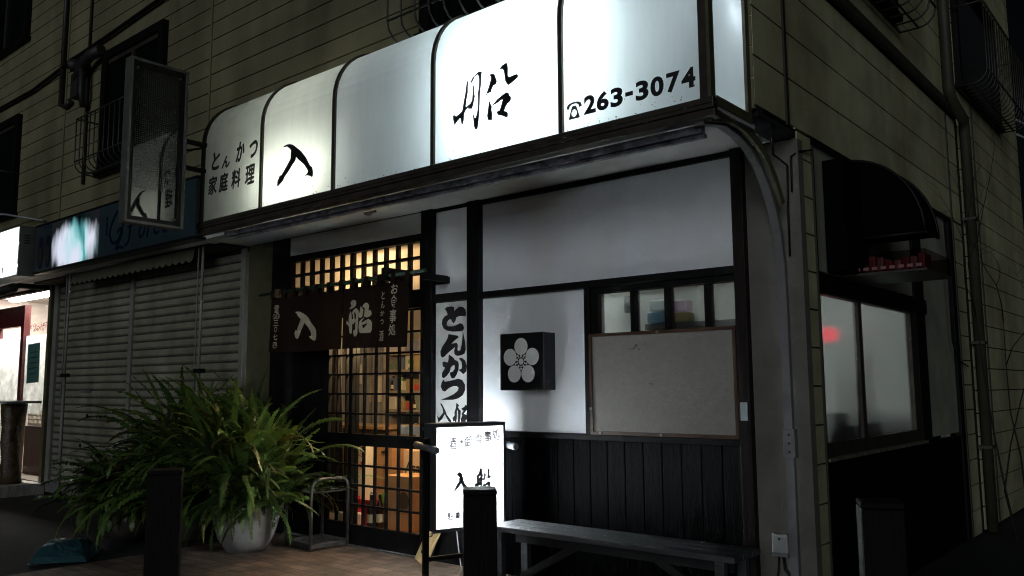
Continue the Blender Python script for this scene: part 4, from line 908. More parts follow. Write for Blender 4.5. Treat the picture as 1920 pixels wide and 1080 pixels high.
# ------------------------------------------------------------------ side elevation extras
t = thing('window_hood', 'black canvas hood awning over the side window', 'awning', (0, 0, 0))
arc = [(0.01 + 0.43 * math.sin(a), 2.13 + 0.48 * math.cos(a)) for a in [math.pi / 2 * i / 12 for i in range(13)]]
mb = MB(); y0, y1 = 0.73, 1.02
for i in range(12):
    (x0, z0), (x1, z1) = arc[i], arc[i + 1]; b = len(mb.v)
    mb.v += [(x0, y0, z0), (x1, y0, z1), (x1, y1, z1), (x0, y1, z0)]; mb.f.append((b, b + 1, b + 2, b + 3)); mb.smooth.append(True)
for y in (y0, y1): mb.face([(0.01, y, 2.13)] + [(x, y, z) for x, z in arc][::-1])
mb.build('canvas', M_hood, t)
mb = MB()
for y in (y0, y1): mb.tube([(x, y - 0.004, z) for x, z in arc], 0.01, 6)
mb.tube([(0.44, y0, 2.125), (0.44, y1, 2.125)], 0.009, 6); mb.tube([(0.0, y0, 2.125), (0.44, y0, 2.125)], 0.009, 6)
mb.build('hoop', M_blk, t)
B(0.0, 0.04, 0.9, 1.0, 2.0, 2.12).build('mount', M_blk, t)
MB().box(-0.02, 0.1, 0.42, 0.715, 1.9, 2.56).build('hood_shadow', M_hood, t)  # black box added to stand in for the hood's shadow on the wall
t = thing('shelf_tray', 'wall tray of pink wrapped packets under the black hood', 'tray', (0, 0.6, 1.9))
M_clear = clear_glass('clear_plastic', (0.6, 0.55, 0.55), 0.012)
B(0.0, 0.47, 0.0, 0.56, -0.012, 0.0).build('base', M_trim, t)
mb = MB().box(0.0, 0.465, 0.0, 0.004, 0.0, 0.11).box(0.461, 0.465, 0.004, 0.556, 0.0, 0.11).box(0.0, 0.465, 0.556, 0.56, 0.0, 0.11)
mb.build('side', M_clear, t)
mb = MB()
for k in range(9): mb.box(0.03 + 0.048 * k, 0.06 + 0.048 * k, -0.0015, -0.0005, 0.012, 0.03)
mb.build('pattern_band', mat('band_pink', (0.25, 0.1, 0.1), 0.6), t)
rnd = random.Random(8)
for k in range(7):
    x = 0.16 + 0.045 * k; y = 0.05 + rnd.uniform(0, 0.03)
    pk = MB().box(x - 0.02, x + 0.018, 0.6 + y, 0.6 + y + 0.14, 1.903, 1.903 + rnd.uniform(0.06, 0.1))
    tag(pk.build('packet', mat('pink_packet_%d' % (k % 2), ((0.55, 0.1, 0.12), (0.6, 0.3, 0.3))[k % 2], 0.4, 0.2), bevel=0.008), 'small pink wrapped packet in the tray under the hood', 'packet', 'pink packets in the wall tray')
tag(MB().tube([(0.03, 3.0, 2.6), (0.03, 3.02, 2.2), (0.02, 3.06, 1.6), (0.02, 3.2, 1.45), (0.03, 3.5, 1.4)], 0.006, 6).build('wire', M_blk), 'black wire hanging down the pale panel beside the side window', 'wire')
# bare shrub in the alley
t = thing('bare_shrub', 'leafless dark shrub by the side wall at the alley end', 'shrub', (0.35, 3.45, 0))
rnd = random.Random(21); mb = MB()
def branch(p, d_, L, r, depth):
    pts = [p]; q = p
    for i in range(5):
        d_ = (d_ + Vector((rnd.gauss(0, .16), rnd.gauss(0, .16), rnd.gauss(0.02, .12)))).normalized(); q = q + d_ * L / 5; pts.append(q)
        if depth > 0 and i > (2 if depth == 3 else 0) and rnd.random() < 0.75: branch(q, (d_ + Vector((rnd.gauss(0, .6), rnd.gauss(0, .6), rnd.gauss(0.1, .4)))).normalized(), L * rnd.uniform(.4, .65), r * .55, depth - 1)
    mb.tube(pts, [r * (1 - .14 * i) for i in range(6)], 5)
for k in range(3): branch(Vector((rnd.gauss(0, .05), rnd.gauss(0, .05), 0)), Vector((rnd.gauss(.05, .12), rnd.gauss(.05, .15), 1)).normalized(), rnd.uniform(1.7, 2.3), 0.009, 3)
mb.build('branches', mat('bare_bark', (0.008, 0.007, 0.006), 0.8, 0.3), t)
# dark building closing the alley
t = thing('alley_building', 'unlit dark building at the far end of the side alley', 'building', (0, 0, 0))
B(0.6, 12, 13, 22, -0.03, 9).build('wall', mat('dark_wall', (0.012, 0.012, 0.014), 0.8, 0.2), t); B(0.5, 12.1, 12.9, 22, 9, 9.2).build('roof', M_dark, t)
tag(MB().tube([(0.02, 6.8, 4.36), (0.25, 7.6, 4.3), (0.9, 9.5, 4.35), (2.0, 13.0, 4.6)], 0.012, 6).tube([(0.02, 6.8, 4.18), (0.25, 7.6, 4.12), (0.9, 9.5, 4.17), (2.0, 13.0, 4.4)], 0.012, 6).build('service_cable', mat('pale_cable', (0.3, 0.3, 0.3), 0.5)), 'pair of pale service cables leaving the far top corner of the side wall', 'cable')

# ------------------------------------------------------------------ hanging dark sign box and the neighbouring shops
t = thing('hanging_sign', 'unlit tall projecting sign box with a dark reflective meshed face', 'hanging sign', (-4.42, -1.4, 2.485))
t.scale = (0.9, 0.895, 0.895)
M_hs = mat('sign_edge_metal', (0.09, 0.095, 0.085), 0.45, 0.2, 9)
mb = MB().box(-0.1, 0.006, -0.26, -0.238, 0.0, 1.42).box(-0.1, 0.006, 0.238, 0.26, 0.0, 1.42).box(-0.1, 0.006, -0.238, 0.238, 0.0, 0.022).box(-0.1, 0.006, -0.238, 0.238, 1.398, 1.42)
mb.build('frame', M_hs, t)
mb = MB().box(-0.1, -0.014, -0.237, -0.2, 0.023, 1.397).box(-0.1, -0.014, 0.2, 0.237, 0.023, 1.397).box(-0.1, -0.014, -0.2, 0.2, 0.023, 0.06).box(-0.1, -0.014, -0.2, 0.2, 1.36, 1.397); mb.build('inner_frame', M_blk, t)
m = bpy.data.materials.new('smoked_panel'); m.use_nodes = True
n_ = m.node_tree; b_ = n_.nodes['Principled BSDF']; b_.inputs['Base Color'].default_value = (0.012, 0.014, 0.013, 1); b_.inputs['Roughness'].default_value = 0.03; b_.inputs['IOR'].default_value = 1.7
B(-0.035, -0.03, -0.2, 0.2, 0.06, 1.36).build('face_panel', m, t)
mb = MB()
for k in range(1, 22): y = -0.2 + 0.4 * k / 22; mb.box(-0.0305, -0.0285, y - 0.0012, y + 0.0012, 0.3, 1.355)
for k in range(1, 56): z = 0.3 + 1.055 * k / 56; mb.box(-0.0307, -0.0283, -0.199, 0.199, z - 0.0012, z + 0.0012)
mb.build('mesh_wire', mat('mesh_grey', (0.05, 0.055, 0.05), 0.4), t)
mb = MB()
for y in (-0.19, 0.19):
    for z in (0.08, 1.34): mb.box(-0.03, -0.012, y - 0.008, y + 0.008, z - 0.009, z + 0.009)
mb.build('screw', M_hs, t)
mb = MB()
for z in (0.56, 0.8): mb.box(-0.1, -0.06, 0.26, 0.5, z, z + 0.035)
mb.tube([(-0.08, 0.26, 0.72), (-0.08, 0.5, 0.8)], 0.01, 6)
mb.build('arm', M_blk, t)

t = thing('fascia_sign', 'glossy dark blue fascia sign with painted script above the shutter', 'shop sign', (0, 0, 0))
M_blue = mat('blue_enamel', (0.03, 0.048, 0.058), 0.18, 0.25, 1.2, 0.04, 6, spec=0.6)
B(-8.86, -5.27, -0.6, -0.555, 2.62, 3.15).build('panel', M_blue, t)
B(-8.88, -5.25, -0.61, -0.5, 2.59, 2.618).box(-8.88, -5.25, -0.606, -0.56, 3.152, 3.17).build('edge_trim', M_blk, t)
fF = lambda u, v, d=0: (u, -0.604 + d, v)
mb = MB()
ribbon(mb, [(-6.62, 3.03), (-6.75, 3.07), (-6.88, 2.98), (-6.95, 2.85), (-6.88, 2.74), (-6.76, 2.75), (-6.68, 2.86), (-6.66, 2.98), (-6.72, 3.06)], 0.035, fF)
ribbon(mb, [(-6.78, 2.83), (-6.72, 2.87), (-6.67, 2.82), (-6.74, 2.73), (-6.79, 2.67), (-6.72, 2.68), (-6.63, 2.66)], 0.03, fF)
ribbon(mb, [(-6.34, 3.0), (-6.46, 2.98), (-6.5, 2.86), (-6.53, 2.72), (-6.6, 2.68)], 0.03, fF); ribbon(mb, [(-6.56, 2.86), (-6.4, 2.88)], 0.025, fF)
for ch, x, wd in zip('orest', (-6.26, -6.1, -5.96, -5.79, -5.64), (0.13, 0.1, 0.13, 0.12, 0.1)): put(mb, ch, fF, x, 2.79 if ch != 't' else 2.83, wd, 0.15 if ch != 't' else 0.22, 0.0, 0.0, 0.25)
put(mb, 'i', fF, -7.02, 2.93, 0.03, 0.2, 0.02)
mb.build('lettering', mat('navy_script', (0.004, 0.01, 0.028), 0.3), t, fix=False)
m = bpy.data.materials.new('painted_reflection'); m.use_nodes = True; n_ = m.node_tree; n_.nodes.clear(); L = n_.links  # emissive patch painted in place of a bright reflection on the fascia
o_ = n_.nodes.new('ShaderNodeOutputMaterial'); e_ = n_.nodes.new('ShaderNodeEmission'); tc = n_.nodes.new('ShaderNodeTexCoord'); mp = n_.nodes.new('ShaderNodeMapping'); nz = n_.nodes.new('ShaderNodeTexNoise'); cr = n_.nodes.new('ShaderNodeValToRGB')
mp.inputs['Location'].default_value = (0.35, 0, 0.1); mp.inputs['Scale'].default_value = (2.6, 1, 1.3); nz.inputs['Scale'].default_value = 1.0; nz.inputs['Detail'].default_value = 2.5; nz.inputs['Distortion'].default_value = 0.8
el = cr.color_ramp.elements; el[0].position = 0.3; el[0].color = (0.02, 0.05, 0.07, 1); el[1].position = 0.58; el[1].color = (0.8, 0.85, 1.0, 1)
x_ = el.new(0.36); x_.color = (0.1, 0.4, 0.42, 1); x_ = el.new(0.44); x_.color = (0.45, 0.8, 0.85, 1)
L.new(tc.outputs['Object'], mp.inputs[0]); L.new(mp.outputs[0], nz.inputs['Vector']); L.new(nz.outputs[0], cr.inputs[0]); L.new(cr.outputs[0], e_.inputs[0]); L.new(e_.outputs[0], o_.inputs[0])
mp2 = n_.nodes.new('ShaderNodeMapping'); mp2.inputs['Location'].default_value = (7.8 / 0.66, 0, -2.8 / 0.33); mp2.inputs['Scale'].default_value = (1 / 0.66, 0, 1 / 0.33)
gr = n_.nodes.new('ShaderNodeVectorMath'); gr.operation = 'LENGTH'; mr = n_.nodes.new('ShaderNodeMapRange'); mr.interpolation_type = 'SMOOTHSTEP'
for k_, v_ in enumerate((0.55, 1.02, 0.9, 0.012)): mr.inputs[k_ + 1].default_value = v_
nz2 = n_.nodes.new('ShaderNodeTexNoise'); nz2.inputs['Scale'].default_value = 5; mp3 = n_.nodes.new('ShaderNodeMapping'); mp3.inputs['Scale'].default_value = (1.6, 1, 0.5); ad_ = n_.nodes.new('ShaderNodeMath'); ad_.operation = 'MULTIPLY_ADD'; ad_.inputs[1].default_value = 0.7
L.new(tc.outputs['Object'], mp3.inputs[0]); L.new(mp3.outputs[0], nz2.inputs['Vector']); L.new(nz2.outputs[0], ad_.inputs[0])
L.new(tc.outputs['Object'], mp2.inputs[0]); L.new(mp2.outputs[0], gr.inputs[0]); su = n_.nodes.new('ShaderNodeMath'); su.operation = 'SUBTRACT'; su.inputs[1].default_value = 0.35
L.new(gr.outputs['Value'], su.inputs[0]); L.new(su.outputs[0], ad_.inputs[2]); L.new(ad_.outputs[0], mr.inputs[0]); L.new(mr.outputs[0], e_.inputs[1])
mb = MB(); mb.face([fF(u, v) for u, v in ((-8.4, 2.625), (-7.2, 2.625), (-7.2, 3.14), (-8.4, 3.14))]); mb.build('painted_reflection', m, t, fix=False)
mb = MB(); fF2 = lambda u, v, d=0: (u, -0.606, v)
for x in (-8.7, -8.5): mb.lathe([(0.0, 0), (0.1, 0.0)], 0, 0, 24, Matrix.Translation((x, -0.604, 2.83)) @ Matrix.Rotation(R(90), 4, 'X') @ Matrix.Diagonal((0.8, 1.9, 1, 1)))
mb.build('oval', mat('navy_oval', (0.008, 0.012, 0.03), 0.3), t, fix=False)
mb = MB()
for ch, x in zip('森森', (-8.7, -8.5)): put(mb, ch, fF2, x, 2.8, 0.1, 0.2, 0.0)
mb.build('lettering', mat('gold_paint', (0.08, 0.065, 0.008), 0.5), t, fix=False)

# roller shutter with its rails
t = thing('roller_shutter', 'closed grey roller shutter with horizontal slats behind the ferns', 'shutter', (0, 0, 0))
def slats(x0, x1):
    mb = MB(); z = 0.13; p = 0.087
    prf = []
    while z < 2.72: prf += [(0.0, z), (-0.012, z + 0.012), (-0.016, z + 0.04), (-0.014, z + 0.064), (0.01, z + 0.067), (0.01, z + 0.083)]; z += p
    b = len(mb.v)
    for (y, zz) in prf: mb.v += [(x0, y, zz), (x1, y, zz)]
    for i in range(len(prf) - 1): mb.f.append((b + 2 * i, b + 2 * i + 1, b + 2 * i + 3, b + 2 * i + 2)); mb.smooth.append(False)
    g = MB(); z = 0.13
    while z < 2.72: g.face([(x0, 0.0085, z + 0.068), (x1, 0.0085, z + 0.068), (x1, 0.0085, z + 0.0825), (x0, 0.0085, z + 0.0825)]); z += p
    g.build('groove_shade', mat('groove_shade', (0.04, 0.038, 0.029), 0.9, 0.4, 9), t, fix=False)  # dark strips paint the shade into the slat grooves
    return mb.build('slat_curtain', M_shut, t, fix=False)
slats(-9.55, -7.63); slats(-7.555, -5.4)
for x0, x1, y in ((-9.66, -9.55, -0.05), (-7.63, -7.555, -0.04), (-5.4, -5.33, -0.045)): B(x0, x1, y, 0.05, 0.1, 2.75).build('guide_rail', M_shutrail, t, 0.004)
B(-9.66, -5.33, -0.03, 0.05, 0.0, 0.128).build('kerb', M_con, t)
B(-9.66, -5.33, -0.3, -0.02, 2.58, 2.61).box(-9.66, -5.33, -0.02, 0.06, 2.55, 2.6).build('headbox', M_dark, t)
mb = MB(); mb.box(-8.8, -8.55, -0.03, -0.018, 1.22, 1.25); mb.build('handle', M_grey, t)
mb = MB()
for x, z in ((-8.75, 0.6), (-8.4, 0.58), (-8.6, 0.95)): mb.tube([(x, -0.018, z), (x, -0.028, z)], 0.022, 10)
mb.build('lock', M_blk, t)
B(-9.66, -5.2, 0.06, 0.09, 0, 2.62).build('backing', M_dark, t)
# scalloped valance and its poles
t = thing('awning_valance', 'pale scalloped awning valance hanging above the roller shutter', 'awning', (0, 0, 0))
mb = MB(); N = 22; x0, x1 = -8.53, -5.74; y = -0.35
for i in range(N):
    for j in range(6):
        a, b_ = x0 + (x1 - x0) * (i + j / 6) / N, x0 + (x1 - x0) * (i + (j + 1) / 6) / N
        za, zb = (2.485 - 0.03 * abs(math.sin(math.pi * j / 6)), 2.485 - 0.03 * abs(math.sin(math.pi * (j + 1) / 6)))
        b = len(mb.v); mb.v += [(a, y, za), (b_, y, zb), (b_, y + 0.02, 2.6), (a, y + 0.02, 2.6)]; mb.f.append((b, b + 1, b + 2, b + 3)); mb.smooth.append(False)
o = mb.build('valance', mat('valance_cloth', (0.085, 0.08, 0.05), 0.8, 0.15, 4), t, fix=False); md = o.modifiers.new('thick', 'SOLIDIFY'); md.thickness = 0.003
MB().tube([(x0 - 0.1, -0.33, 2.62), (x1 + 0.3, -0.33, 2.62)], 0.035, 10).build('roller', M_blk, t)
def awpole(x, label):
    t = thing('awning_pole', label, 'pole', (x, -0.35, 0), group='awning poles in front of the shutter')
    MB().tube([(0, 0, 0.05), (0, 0, 1.45)], 0.02, 8).build('lower_tube', M_shutrail, t); MB().tube([(0, 0, 1.3), (0.01, 0.0, 2.58)], 0.014, 8).build('upper_tube', M_shutrail, t)
    MB().tube([(-0.07, 0.0, 1.15), (-0.07, 0, 2.58)], 0.008, 6).build('crank_rod', M_shutrail, t)
    B(-0.045, 0.07, -0.03, 0.03, 1.4, 1.44).build('clamp', M_blk, t); B(-0.03, 0.03, -0.03, 0.03, 0.0, 0.12).build('foot', M_blk, t)
awpole(-5.56, 'pale awning pole with crank rod in front of the shutter, nearer the entrance')
awpole(-8.48, 'pale awning pole in front of the far left part of the shutter')

# neighbouring lit shop
t = thing('lightbox_sign', 'bright white rectangular box sign of the lit neighbouring shop', 'shop sign', (0, 0, 0))
B(-10.6, -8.88, -0.77, -0.575, 2.57, 2.585).box(-10.6, -8.88, -0.77, -0.575, 3.145, 3.16).box(-8.9, -8.88, -0.77, -0.575, 2.585, 3.145).box(-10.6, -8.9, -0.59, -0.575, 2.585, 3.145).build('case', mat('lightbox_case', (0.1, 0.1, 0.09), 0.5, 0.15), t)
FPN = MB().face([(-10.6, -0.772, 2.585), (-8.9, -0.772, 2.585), (-8.9, -0.772, 3.145), (-10.6, -0.772, 3.145)]).build('face_panel', diffuser('box_acrylic', (0.85, 0.92, 0.9), 0.85, 0.03, 0.2, 0.05, 2), t, fix=False)
mb = MB()
for z in (2.73, 3.0): mb.tube([(-10.4, -0.66, z), (-8.95, -0.66, z)], 0.014, 8)
mb.build('lamp_tube', emis('box_tube', (0.92, 1.0, 0.97), 45), t)
mb = MB(); fL = lambda u, v, d=0: (u, -0.775, v)
for ch, x in zip('212-6566', (-9.4, -9.34, -9.28, -9.22, -9.16, -9.1, -9.04, -8.98)): put(mb, ch, fL, x, 2.67, 0.045, 0.075 if ch != '-' else 0.012, 0.01)
mb.build('lettering', M_ink, FPN)
mb = MB()
for k in range(4): mb.box(-8.879, -8.8775, -0.72, -0.66, 2.95 + 0.03 * k, 2.965 + 0.03 * k)
mb.build('vent', M_ink, t)
# its front: posts, glass, interior
NS = thing('lit_shop', 'brightly lit shop at the left edge with a dark red door and frosted glass', 'shop', (0, 0, 0))
M_red = mat('dark_red_frame', (0.09, 0.012, 0.014), 0.35, 0.2, 6)
B(-10.78, -10.68, -0.02, 0.06, 0.12, 2.4).box(-12.6, -10.78, -0.02, 0.06, 2.12, 2.4).box(-12.6, -10.78, -0.02, 0.06, 0.12, 0.25).box(-11.75, -11.65, -0.02, 0.06, 0.25, 2.12).build('door_frame', M_red, NS)
M_fr = diffuser('frosted_film', (0.85, 0.88, 0.86), 0.85, 0.04, 0.3, 0.45, 7, False)
B(-10.68, -9.86, 0.02, 0.024, 0.95, 1.98).box(-11.65, -10.78, 0.02, 0.024, 0.25, 1.98).build('frosted_pane', M_fr, NS)
B(-10.68, -9.86, 0.02, 0.024, 1.982, 2.56).box(-11.65, -10.78, 0.02, 0.024, 1.982, 2.12).box(-10.68, -9.86, 0.02, 0.024, 0.2, 0.948).build('pane', GL, NS)
B(-9.86, -9.78, -0.04, 0.06, 0.1, 2.6).box(-9.78, -9.66, 0.0, 0.06, 0.0, 2.6).build('door_post', M_olive, NS)
B(-12.6, -9.66, -0.02, 0.06, 2.56, 2.64).build('header', M_dark, NS)
B(-12.6, -9.7, 4.0, 4.03, 0.1, 2.7).box(-12.63, -12.6, 0.07, 4.03, 0.1, 2.7).box(-9.7, -9.67, 0.1, 4.03, 0.1, 2.7).box(-12.6, -9.7, 0.07, 4.0, 2.62, 2.65).build('room_wall', M_innerw, NS)
B(-12.6, -9.67, 0.0, 4.0, 0.08, 0.1).build('room_floor', M_roomf, NS)
B(-12.2, -10.0, 0.3, 0.42, 2.58, 2.61).build('ceiling_lamp', emis('shop_lamp', (1.0, 0.96, 0.9), 165), NS)
B(-12.2, -10.0, 2.4, 2.52, 2.58, 2.61).build('ceiling_lamp', emis('shop_lamp_dim', (1.0, 0.94, 0.86), 22), NS)
B(-12.0, -9.75, 3.4, 3.9, 2.35, 2.42).box(-12.0, -9.75, 2.6, 2.68, 2.5, 2.58).build('ceiling_beam', mat('beam_grey', (0.3, 0.28, 0.27), 0.7), NS)
structure(B(-12.6, -9.66, -0.75, -0.04, -0.03, 0.1).build('shop_step', mat('pale_step', (0.3, 0.29, 0.26), 0.7, 0.3, 6, 0.2, 40, stretch=(0.3, 4, 1))))
mb = MB(); rnd = random.Random(3)
for k in range(420):
    s = rnd.random(); x = -11.65 + 0.95 * s; z = 2.2 - 0.25 * s * (1 - s) + rnd.gauss(0, 0.03); y = 0.35 + rnd.gauss(0, 0.02); r = rnd.uniform(0.01, 0.03); a = rnd.uniform(0, 6.28); e = rnd.uniform(-1.5, 1.5)
    dx, dz = r * math.cos(a), r * math.sin(a); mb.face([(x, y, z), (x + dx, y + r * math.sin(e), z + dz), (x + dx * 0.8 + 0.006, y + r * math.sin(e), z + dz * 0.8 + 0.006)])
tag(mb.build('tinsel_garland', mat('red_tinsel', (0.5, 0.05, 0.06), 0.2, 0.3, metal=0.6), fix=False), 'red tinsel garland strung behind the glass of the lit shop', 'garland')
t = thing('window_poster', 'teal paper poster taped on the frosted glass of the lit shop', 'poster', (-10.33, 0, 1.35))
T = Matrix.Rotation(R(-2), 4, 'Y'); B(-0.2, 0.2, -0.004, 0.0, 0.0, 0.52, T).build('sheet', mat('teal_poster', (0.06, 0.16, 0.14), 0.6, 0.2, 6), t)
mb = MB(); fT = lambda u, v, d=0: tuple(T @ Vector((u, -0.0052, v)))
for r_, wd in ((0.4, 0.22), (0.33, 0.3), (0.26, 0.26), (0.19, 0.28), (0.12, 0.2)): ribbon(mb, [(-wd / 2, r_), (wd / 2, r_ + 0.004)], 0.018, fT, 2)
mb.build('printed_lines', mat('poster_print', (0.02, 0.05, 0.05), 0.6), t, fix=False)
t = thing('storage_box', 'brown storage box behind the lower glass of the lit shop', 'box', (-11.0, 0.3, 0.1)); B(-0.32, 0.36, 0.0, 0.4, 0.0, 0.62).build('box', mat('brown_box', (0.1, 0.05, 0.035), 0.7, 0.2), t, 0.006); B(-0.34, 0.38, -0.02, 0.42, 0.622, 0.66).build('lid', mat('brown_lid', (0.05, 0.025, 0.02), 0.6), t, 0.004)
t = thing('wire_basket', 'pale woven basket standing on the brown storage box', 'basket', (-11.05, 0.5, 0.775)); mb = MB()
for k in range(14): mb.box(-0.3 + 0.045 * k, -0.28 + 0.045 * k, -0.15, -0.145, 0, 0.2).box(-0.3 + 0.045 * k, -0.28 + 0.045 * k, 0.145, 0.15, 0, 0.2)
for z in (0.0, 0.06, 0.12, 0.19): mb.box(-0.31, 0.33, -0.153, -0.15, z, z + 0.02).box(-0.31, 0.33, 0.15, 0.153, z, z + 0.02).box(-0.313, -0.31, -0.15, 0.15, z, z + 0.02).box(0.33, 0.333, -0.15, 0.15, z, z + 0.02)
mb.build('weave', mat('basket_pale', (0.45, 0.4, 0.33), 0.7), t)
mb = MB().box(-0.31, 0.33, -0.15, 0.15, -0.01, -0.001); mb.build('bottom', mat('basket_pale', (0.45, 0.4, 0.33), 0.7), t)
# pedestal table
t = thing('log_table', 'small table with a grey top on a gnarled log in front of the lit shop', 'table', (-10.05, -0.3, 0.1))
B(-0.75, 0.32, -0.2, 0.2, 0.99, 1.02).build('table_top', mat('table_grey', (0.12, 0.13, 0.14), 0.4, 0.15), t, 0.004)
rnd = random.Random(9); mb = MB(); prev = None
mb.lathe([(0.0, 0.0), (0.2, 0.0), (0.19, 0.12), (0.17, 0.3), (0.18, 0.5), (0.16, 0.7), (0.175, 0.9), (0.18, 0.985), (0.0, 0.985)], 0, 0, 18)
mb.v = [(x * (1 + 0.18 * math.sin(3 * math.atan2(y, x) + 5 * z) + rnd.gauss(0, 0.03)), y * (1 + 0.18 * math.cos(2 * math.atan2(y, x) + 4 * z)), z) for x, y, z in mb.v]
mb.v = [(x * 0.72, y * 0.72, z) for x, y, z in mb.v]; mb.build('log_base', mat('gnarled_log', (0.055, 0.038, 0.014), 0.5, 0.6, 14, 1.0, 22), t)
t = thing('retracted_awning', 'dark retracted awning roll under the bright box sign', 'awning', (0, 0, 0))
MB().tube([(-12.4, -0.5, 2.42), (-9.75, -0.5, 2.52)], 0.06, 10).build('roll', mat('awning_dark', (0.03, 0.028, 0.02), 0.7, 0.3), t)
MB().tube([(-12.4, -0.62, 2.36), (-9.85, -0.62, 2.44)], 0.028, 8).build('front_bar', mat('awning_bar', (0.1, 0.1, 0.1), 0.5), t)
MB().tube([(-9.85, -0.62, 2.44), (-9.72, -0.45, 2.55), (-9.72, -0.1, 2.55)], 0.035, 8).build('arm', M_blk, t)
tag(MB().tube([(-8.72, -0.58, 3.22), (-9.4, -0.75, 3.36), (-10.4, -0.9, 3.5)], 0.012, 6).build('stay_rod', mat('stay_grey', (0.3, 0.32, 0.33), 0.4)), 'thin pale stay rod slanting above the bright box sign', 'rod')

# ------------------------------------------------------------------ inside the restaurant, seen through the door lattice
t = thing('ceiling_lamp', 'warm lit ceiling lamp inside the restaurant entrance', 'lamp', (-3.4, 0.34, 2.565))
MB().lathe([(0.0, -0.08), (0.11, -0.075), (0.15, -0.035), (0.15, 0.0)], 0, 0, 24).build('shade', emis('warm_lamp', (1.0, 0.72, 0.42), 85), t)
t = thing('pendant_lamp', 'round warm pendant lamp hanging just inside the door behind the noren', 'lamp', (-3.66, 0.26, 1.74))
MB().lathe([(0.0, -0.1), (0.05, -0.087), (0.087, -0.05), (0.1, 0.0), (0.087, 0.05), (0.05, 0.087), (0.0, 0.1)], 0, 0, 20).build('globe', emis('pendant_glow', (1.0, 0.68, 0.36), 260), t)
MB().tube([(0, 0, 0.1), (0, 0, 0.82)], 0.004, 6).build('cord', M_blk, t)
t = thing('ceiling_lamp', 'warm lit ceiling lamp deeper in the dining room', 'lamp', (-4.9, 2.3, 2.565))
MB().lathe([(0.0, -0.09), (0.16, -0.085), (0.2, -0.04), (0.2, 0.0)], 0, 0, 24).build('shade', emis('warm_lamp2', (1.0, 0.86, 0.68), 34), t)
M_card = mat('cardboard', (0.42, 0.22, 0.09), 0.75, 0.12, 5, 0.1, 40)
M_card2 = mat('pale_cardboard', (0.5, 0.36, 0.22), 0.75, 0.1, 5)
def carton(label, x0, x1, y0, y1, z0, z1, m, flaps=False):
    t = thing('carton', label, 'carton', ((x0 + x1) / 2, (y0 + y1) / 2, z0)); hx, hy, hz = (x1 - x0) / 2, (y1 - y0) / 2, z1 - z0
    B(-hx, hx, -hy, hy, 0, hz).build('box', m, t, 0.004)
    if flaps: B(-hx, -0.004, -hy, hy, hz + 0.001, hz + 0.005).box(0.004, hx, -hy, hy, hz + 0.001, hz + 0.005).build('flap', m, t)
    return t, (lambda u, v, d=0: (u, -hy - 0.002 + d, v))
c, f = carton('tall brown carton with small brown print standing behind the bottles', -4.05, -3.84, 0.5, 0.8, 0.2, 0.79, M_card, True)
mb = MB(); put(mb, '麺', f, 0.02, 0.37, 0.06, 0.05)
for k in range(4):
    for j in range(2): put(mb, '三', f, 0.0 + 0.05 * j, 0.32 - 0.04 * k, 0.03, 0.03)
mb.build('print', mat('carton_print', (0.12, 0.05, 0.02), 0.7), c, fix=False)
MB().extrude([(-0.045, 0.5), (0.03, 0.52), (0.05, 0.5), (0.0, 0.485)], lambda u, v, d: (u, -0.153 + d, v), 0, -0.002).build('hand_hole', M_dark, c)
c, f = carton('narrow white carton with red lettering at the left of the lattice door', -4.27, -4.12, 0.42, 0.62, 0.26, 0.76, mat('white_carton', (0.7, 0.62, 0.5), 0.6, 0.06))
mb = MB(); put(mb, '酒', f, 0.045, 0.42, 0.05, 0.07, 0.02); put(mb, '清', f, 0.045, 0.32, 0.05, 0.07, 0.02); mb.build('print', mat('red_print', (0.5, 0.02, 0.03), 0.6), c, fix=False)
c, f = carton('pale beer carton with black brand lettering, half hidden by another box', -3.83, -3.46, 0.62, 0.95, 0.15, 0.71, M_card2, True)
mb = MB()
for ch, x, wd in zip('Asahi', (-0.12, -0.055, 0.0, 0.055, 0.095), (0.07, 0.05, 0.05, 0.05, 0.018)): put(mb, ch, f, x, 0.42 if ch in 'Ahi' else 0.405, wd, 0.1 if ch in 'Ahi' else 0.07, 0.02, 0.0, 0.15)
mb.build('print', M_ink, c, fix=False)
c, f = carton('brown carton with a round dark emblem near the right door stile', -3.7, -3.38, 0.3, 0.58, 0.1, 0.53, M_card, True)
mb = MB(); mb.face([f(0.07 + 0.06 * math.cos(-a * math.pi / 14), 0.24 + 0.075 * math.sin(-a * math.pi / 14)) for a in range(28)]); mb.build('emblem', mat('carton_emblem', (0.08, 0.045, 0.02), 0.7), c, fix=False)
B(-3.75, -3.2, 0.25, 0.95, 0.013, 0.099).name if False else None
t = thing('wooden_step', 'low wooden platform under the cartons inside the entrance', 'platform', (-3.5, 0.6, 0.013)); B(-0.85, 0.42, -0.42, 0.42, 0.0, 0.085).build('deck', mat('deck_wood', (0.3, 0.17, 0.08), 0.6, 0.2, 6), t)
t = thing('beer_crate', 'red plastic beer crate holding dark bottles inside the door', 'crate', (-4.0, 0.4, 0.1))
M_rp = mat('red_plastic', (0.5, 0.02, 0.025), 0.4, 0.1)
B(-0.17, 0.17, -0.13, -0.12, 0.14, 0.22).box(-0.17, 0.17, 0.12, 0.13, 0.0, 0.22).box(-0.17, -0.16, -0.12, 0.12, 0.0, 0.22).box(0.16, 0.17, -0.12, 0.12, 0.0, 0.22).box(-0.17, 0.17, -0.12, 0.12, 0.0, 0.01).box(0.06, 0.12, -0.13, -0.12, 0.0, 0.14).box(-0.17, -0.12, -0.13, -0.12, 0.0, 0.14).build('crate_body', M_rp, t)
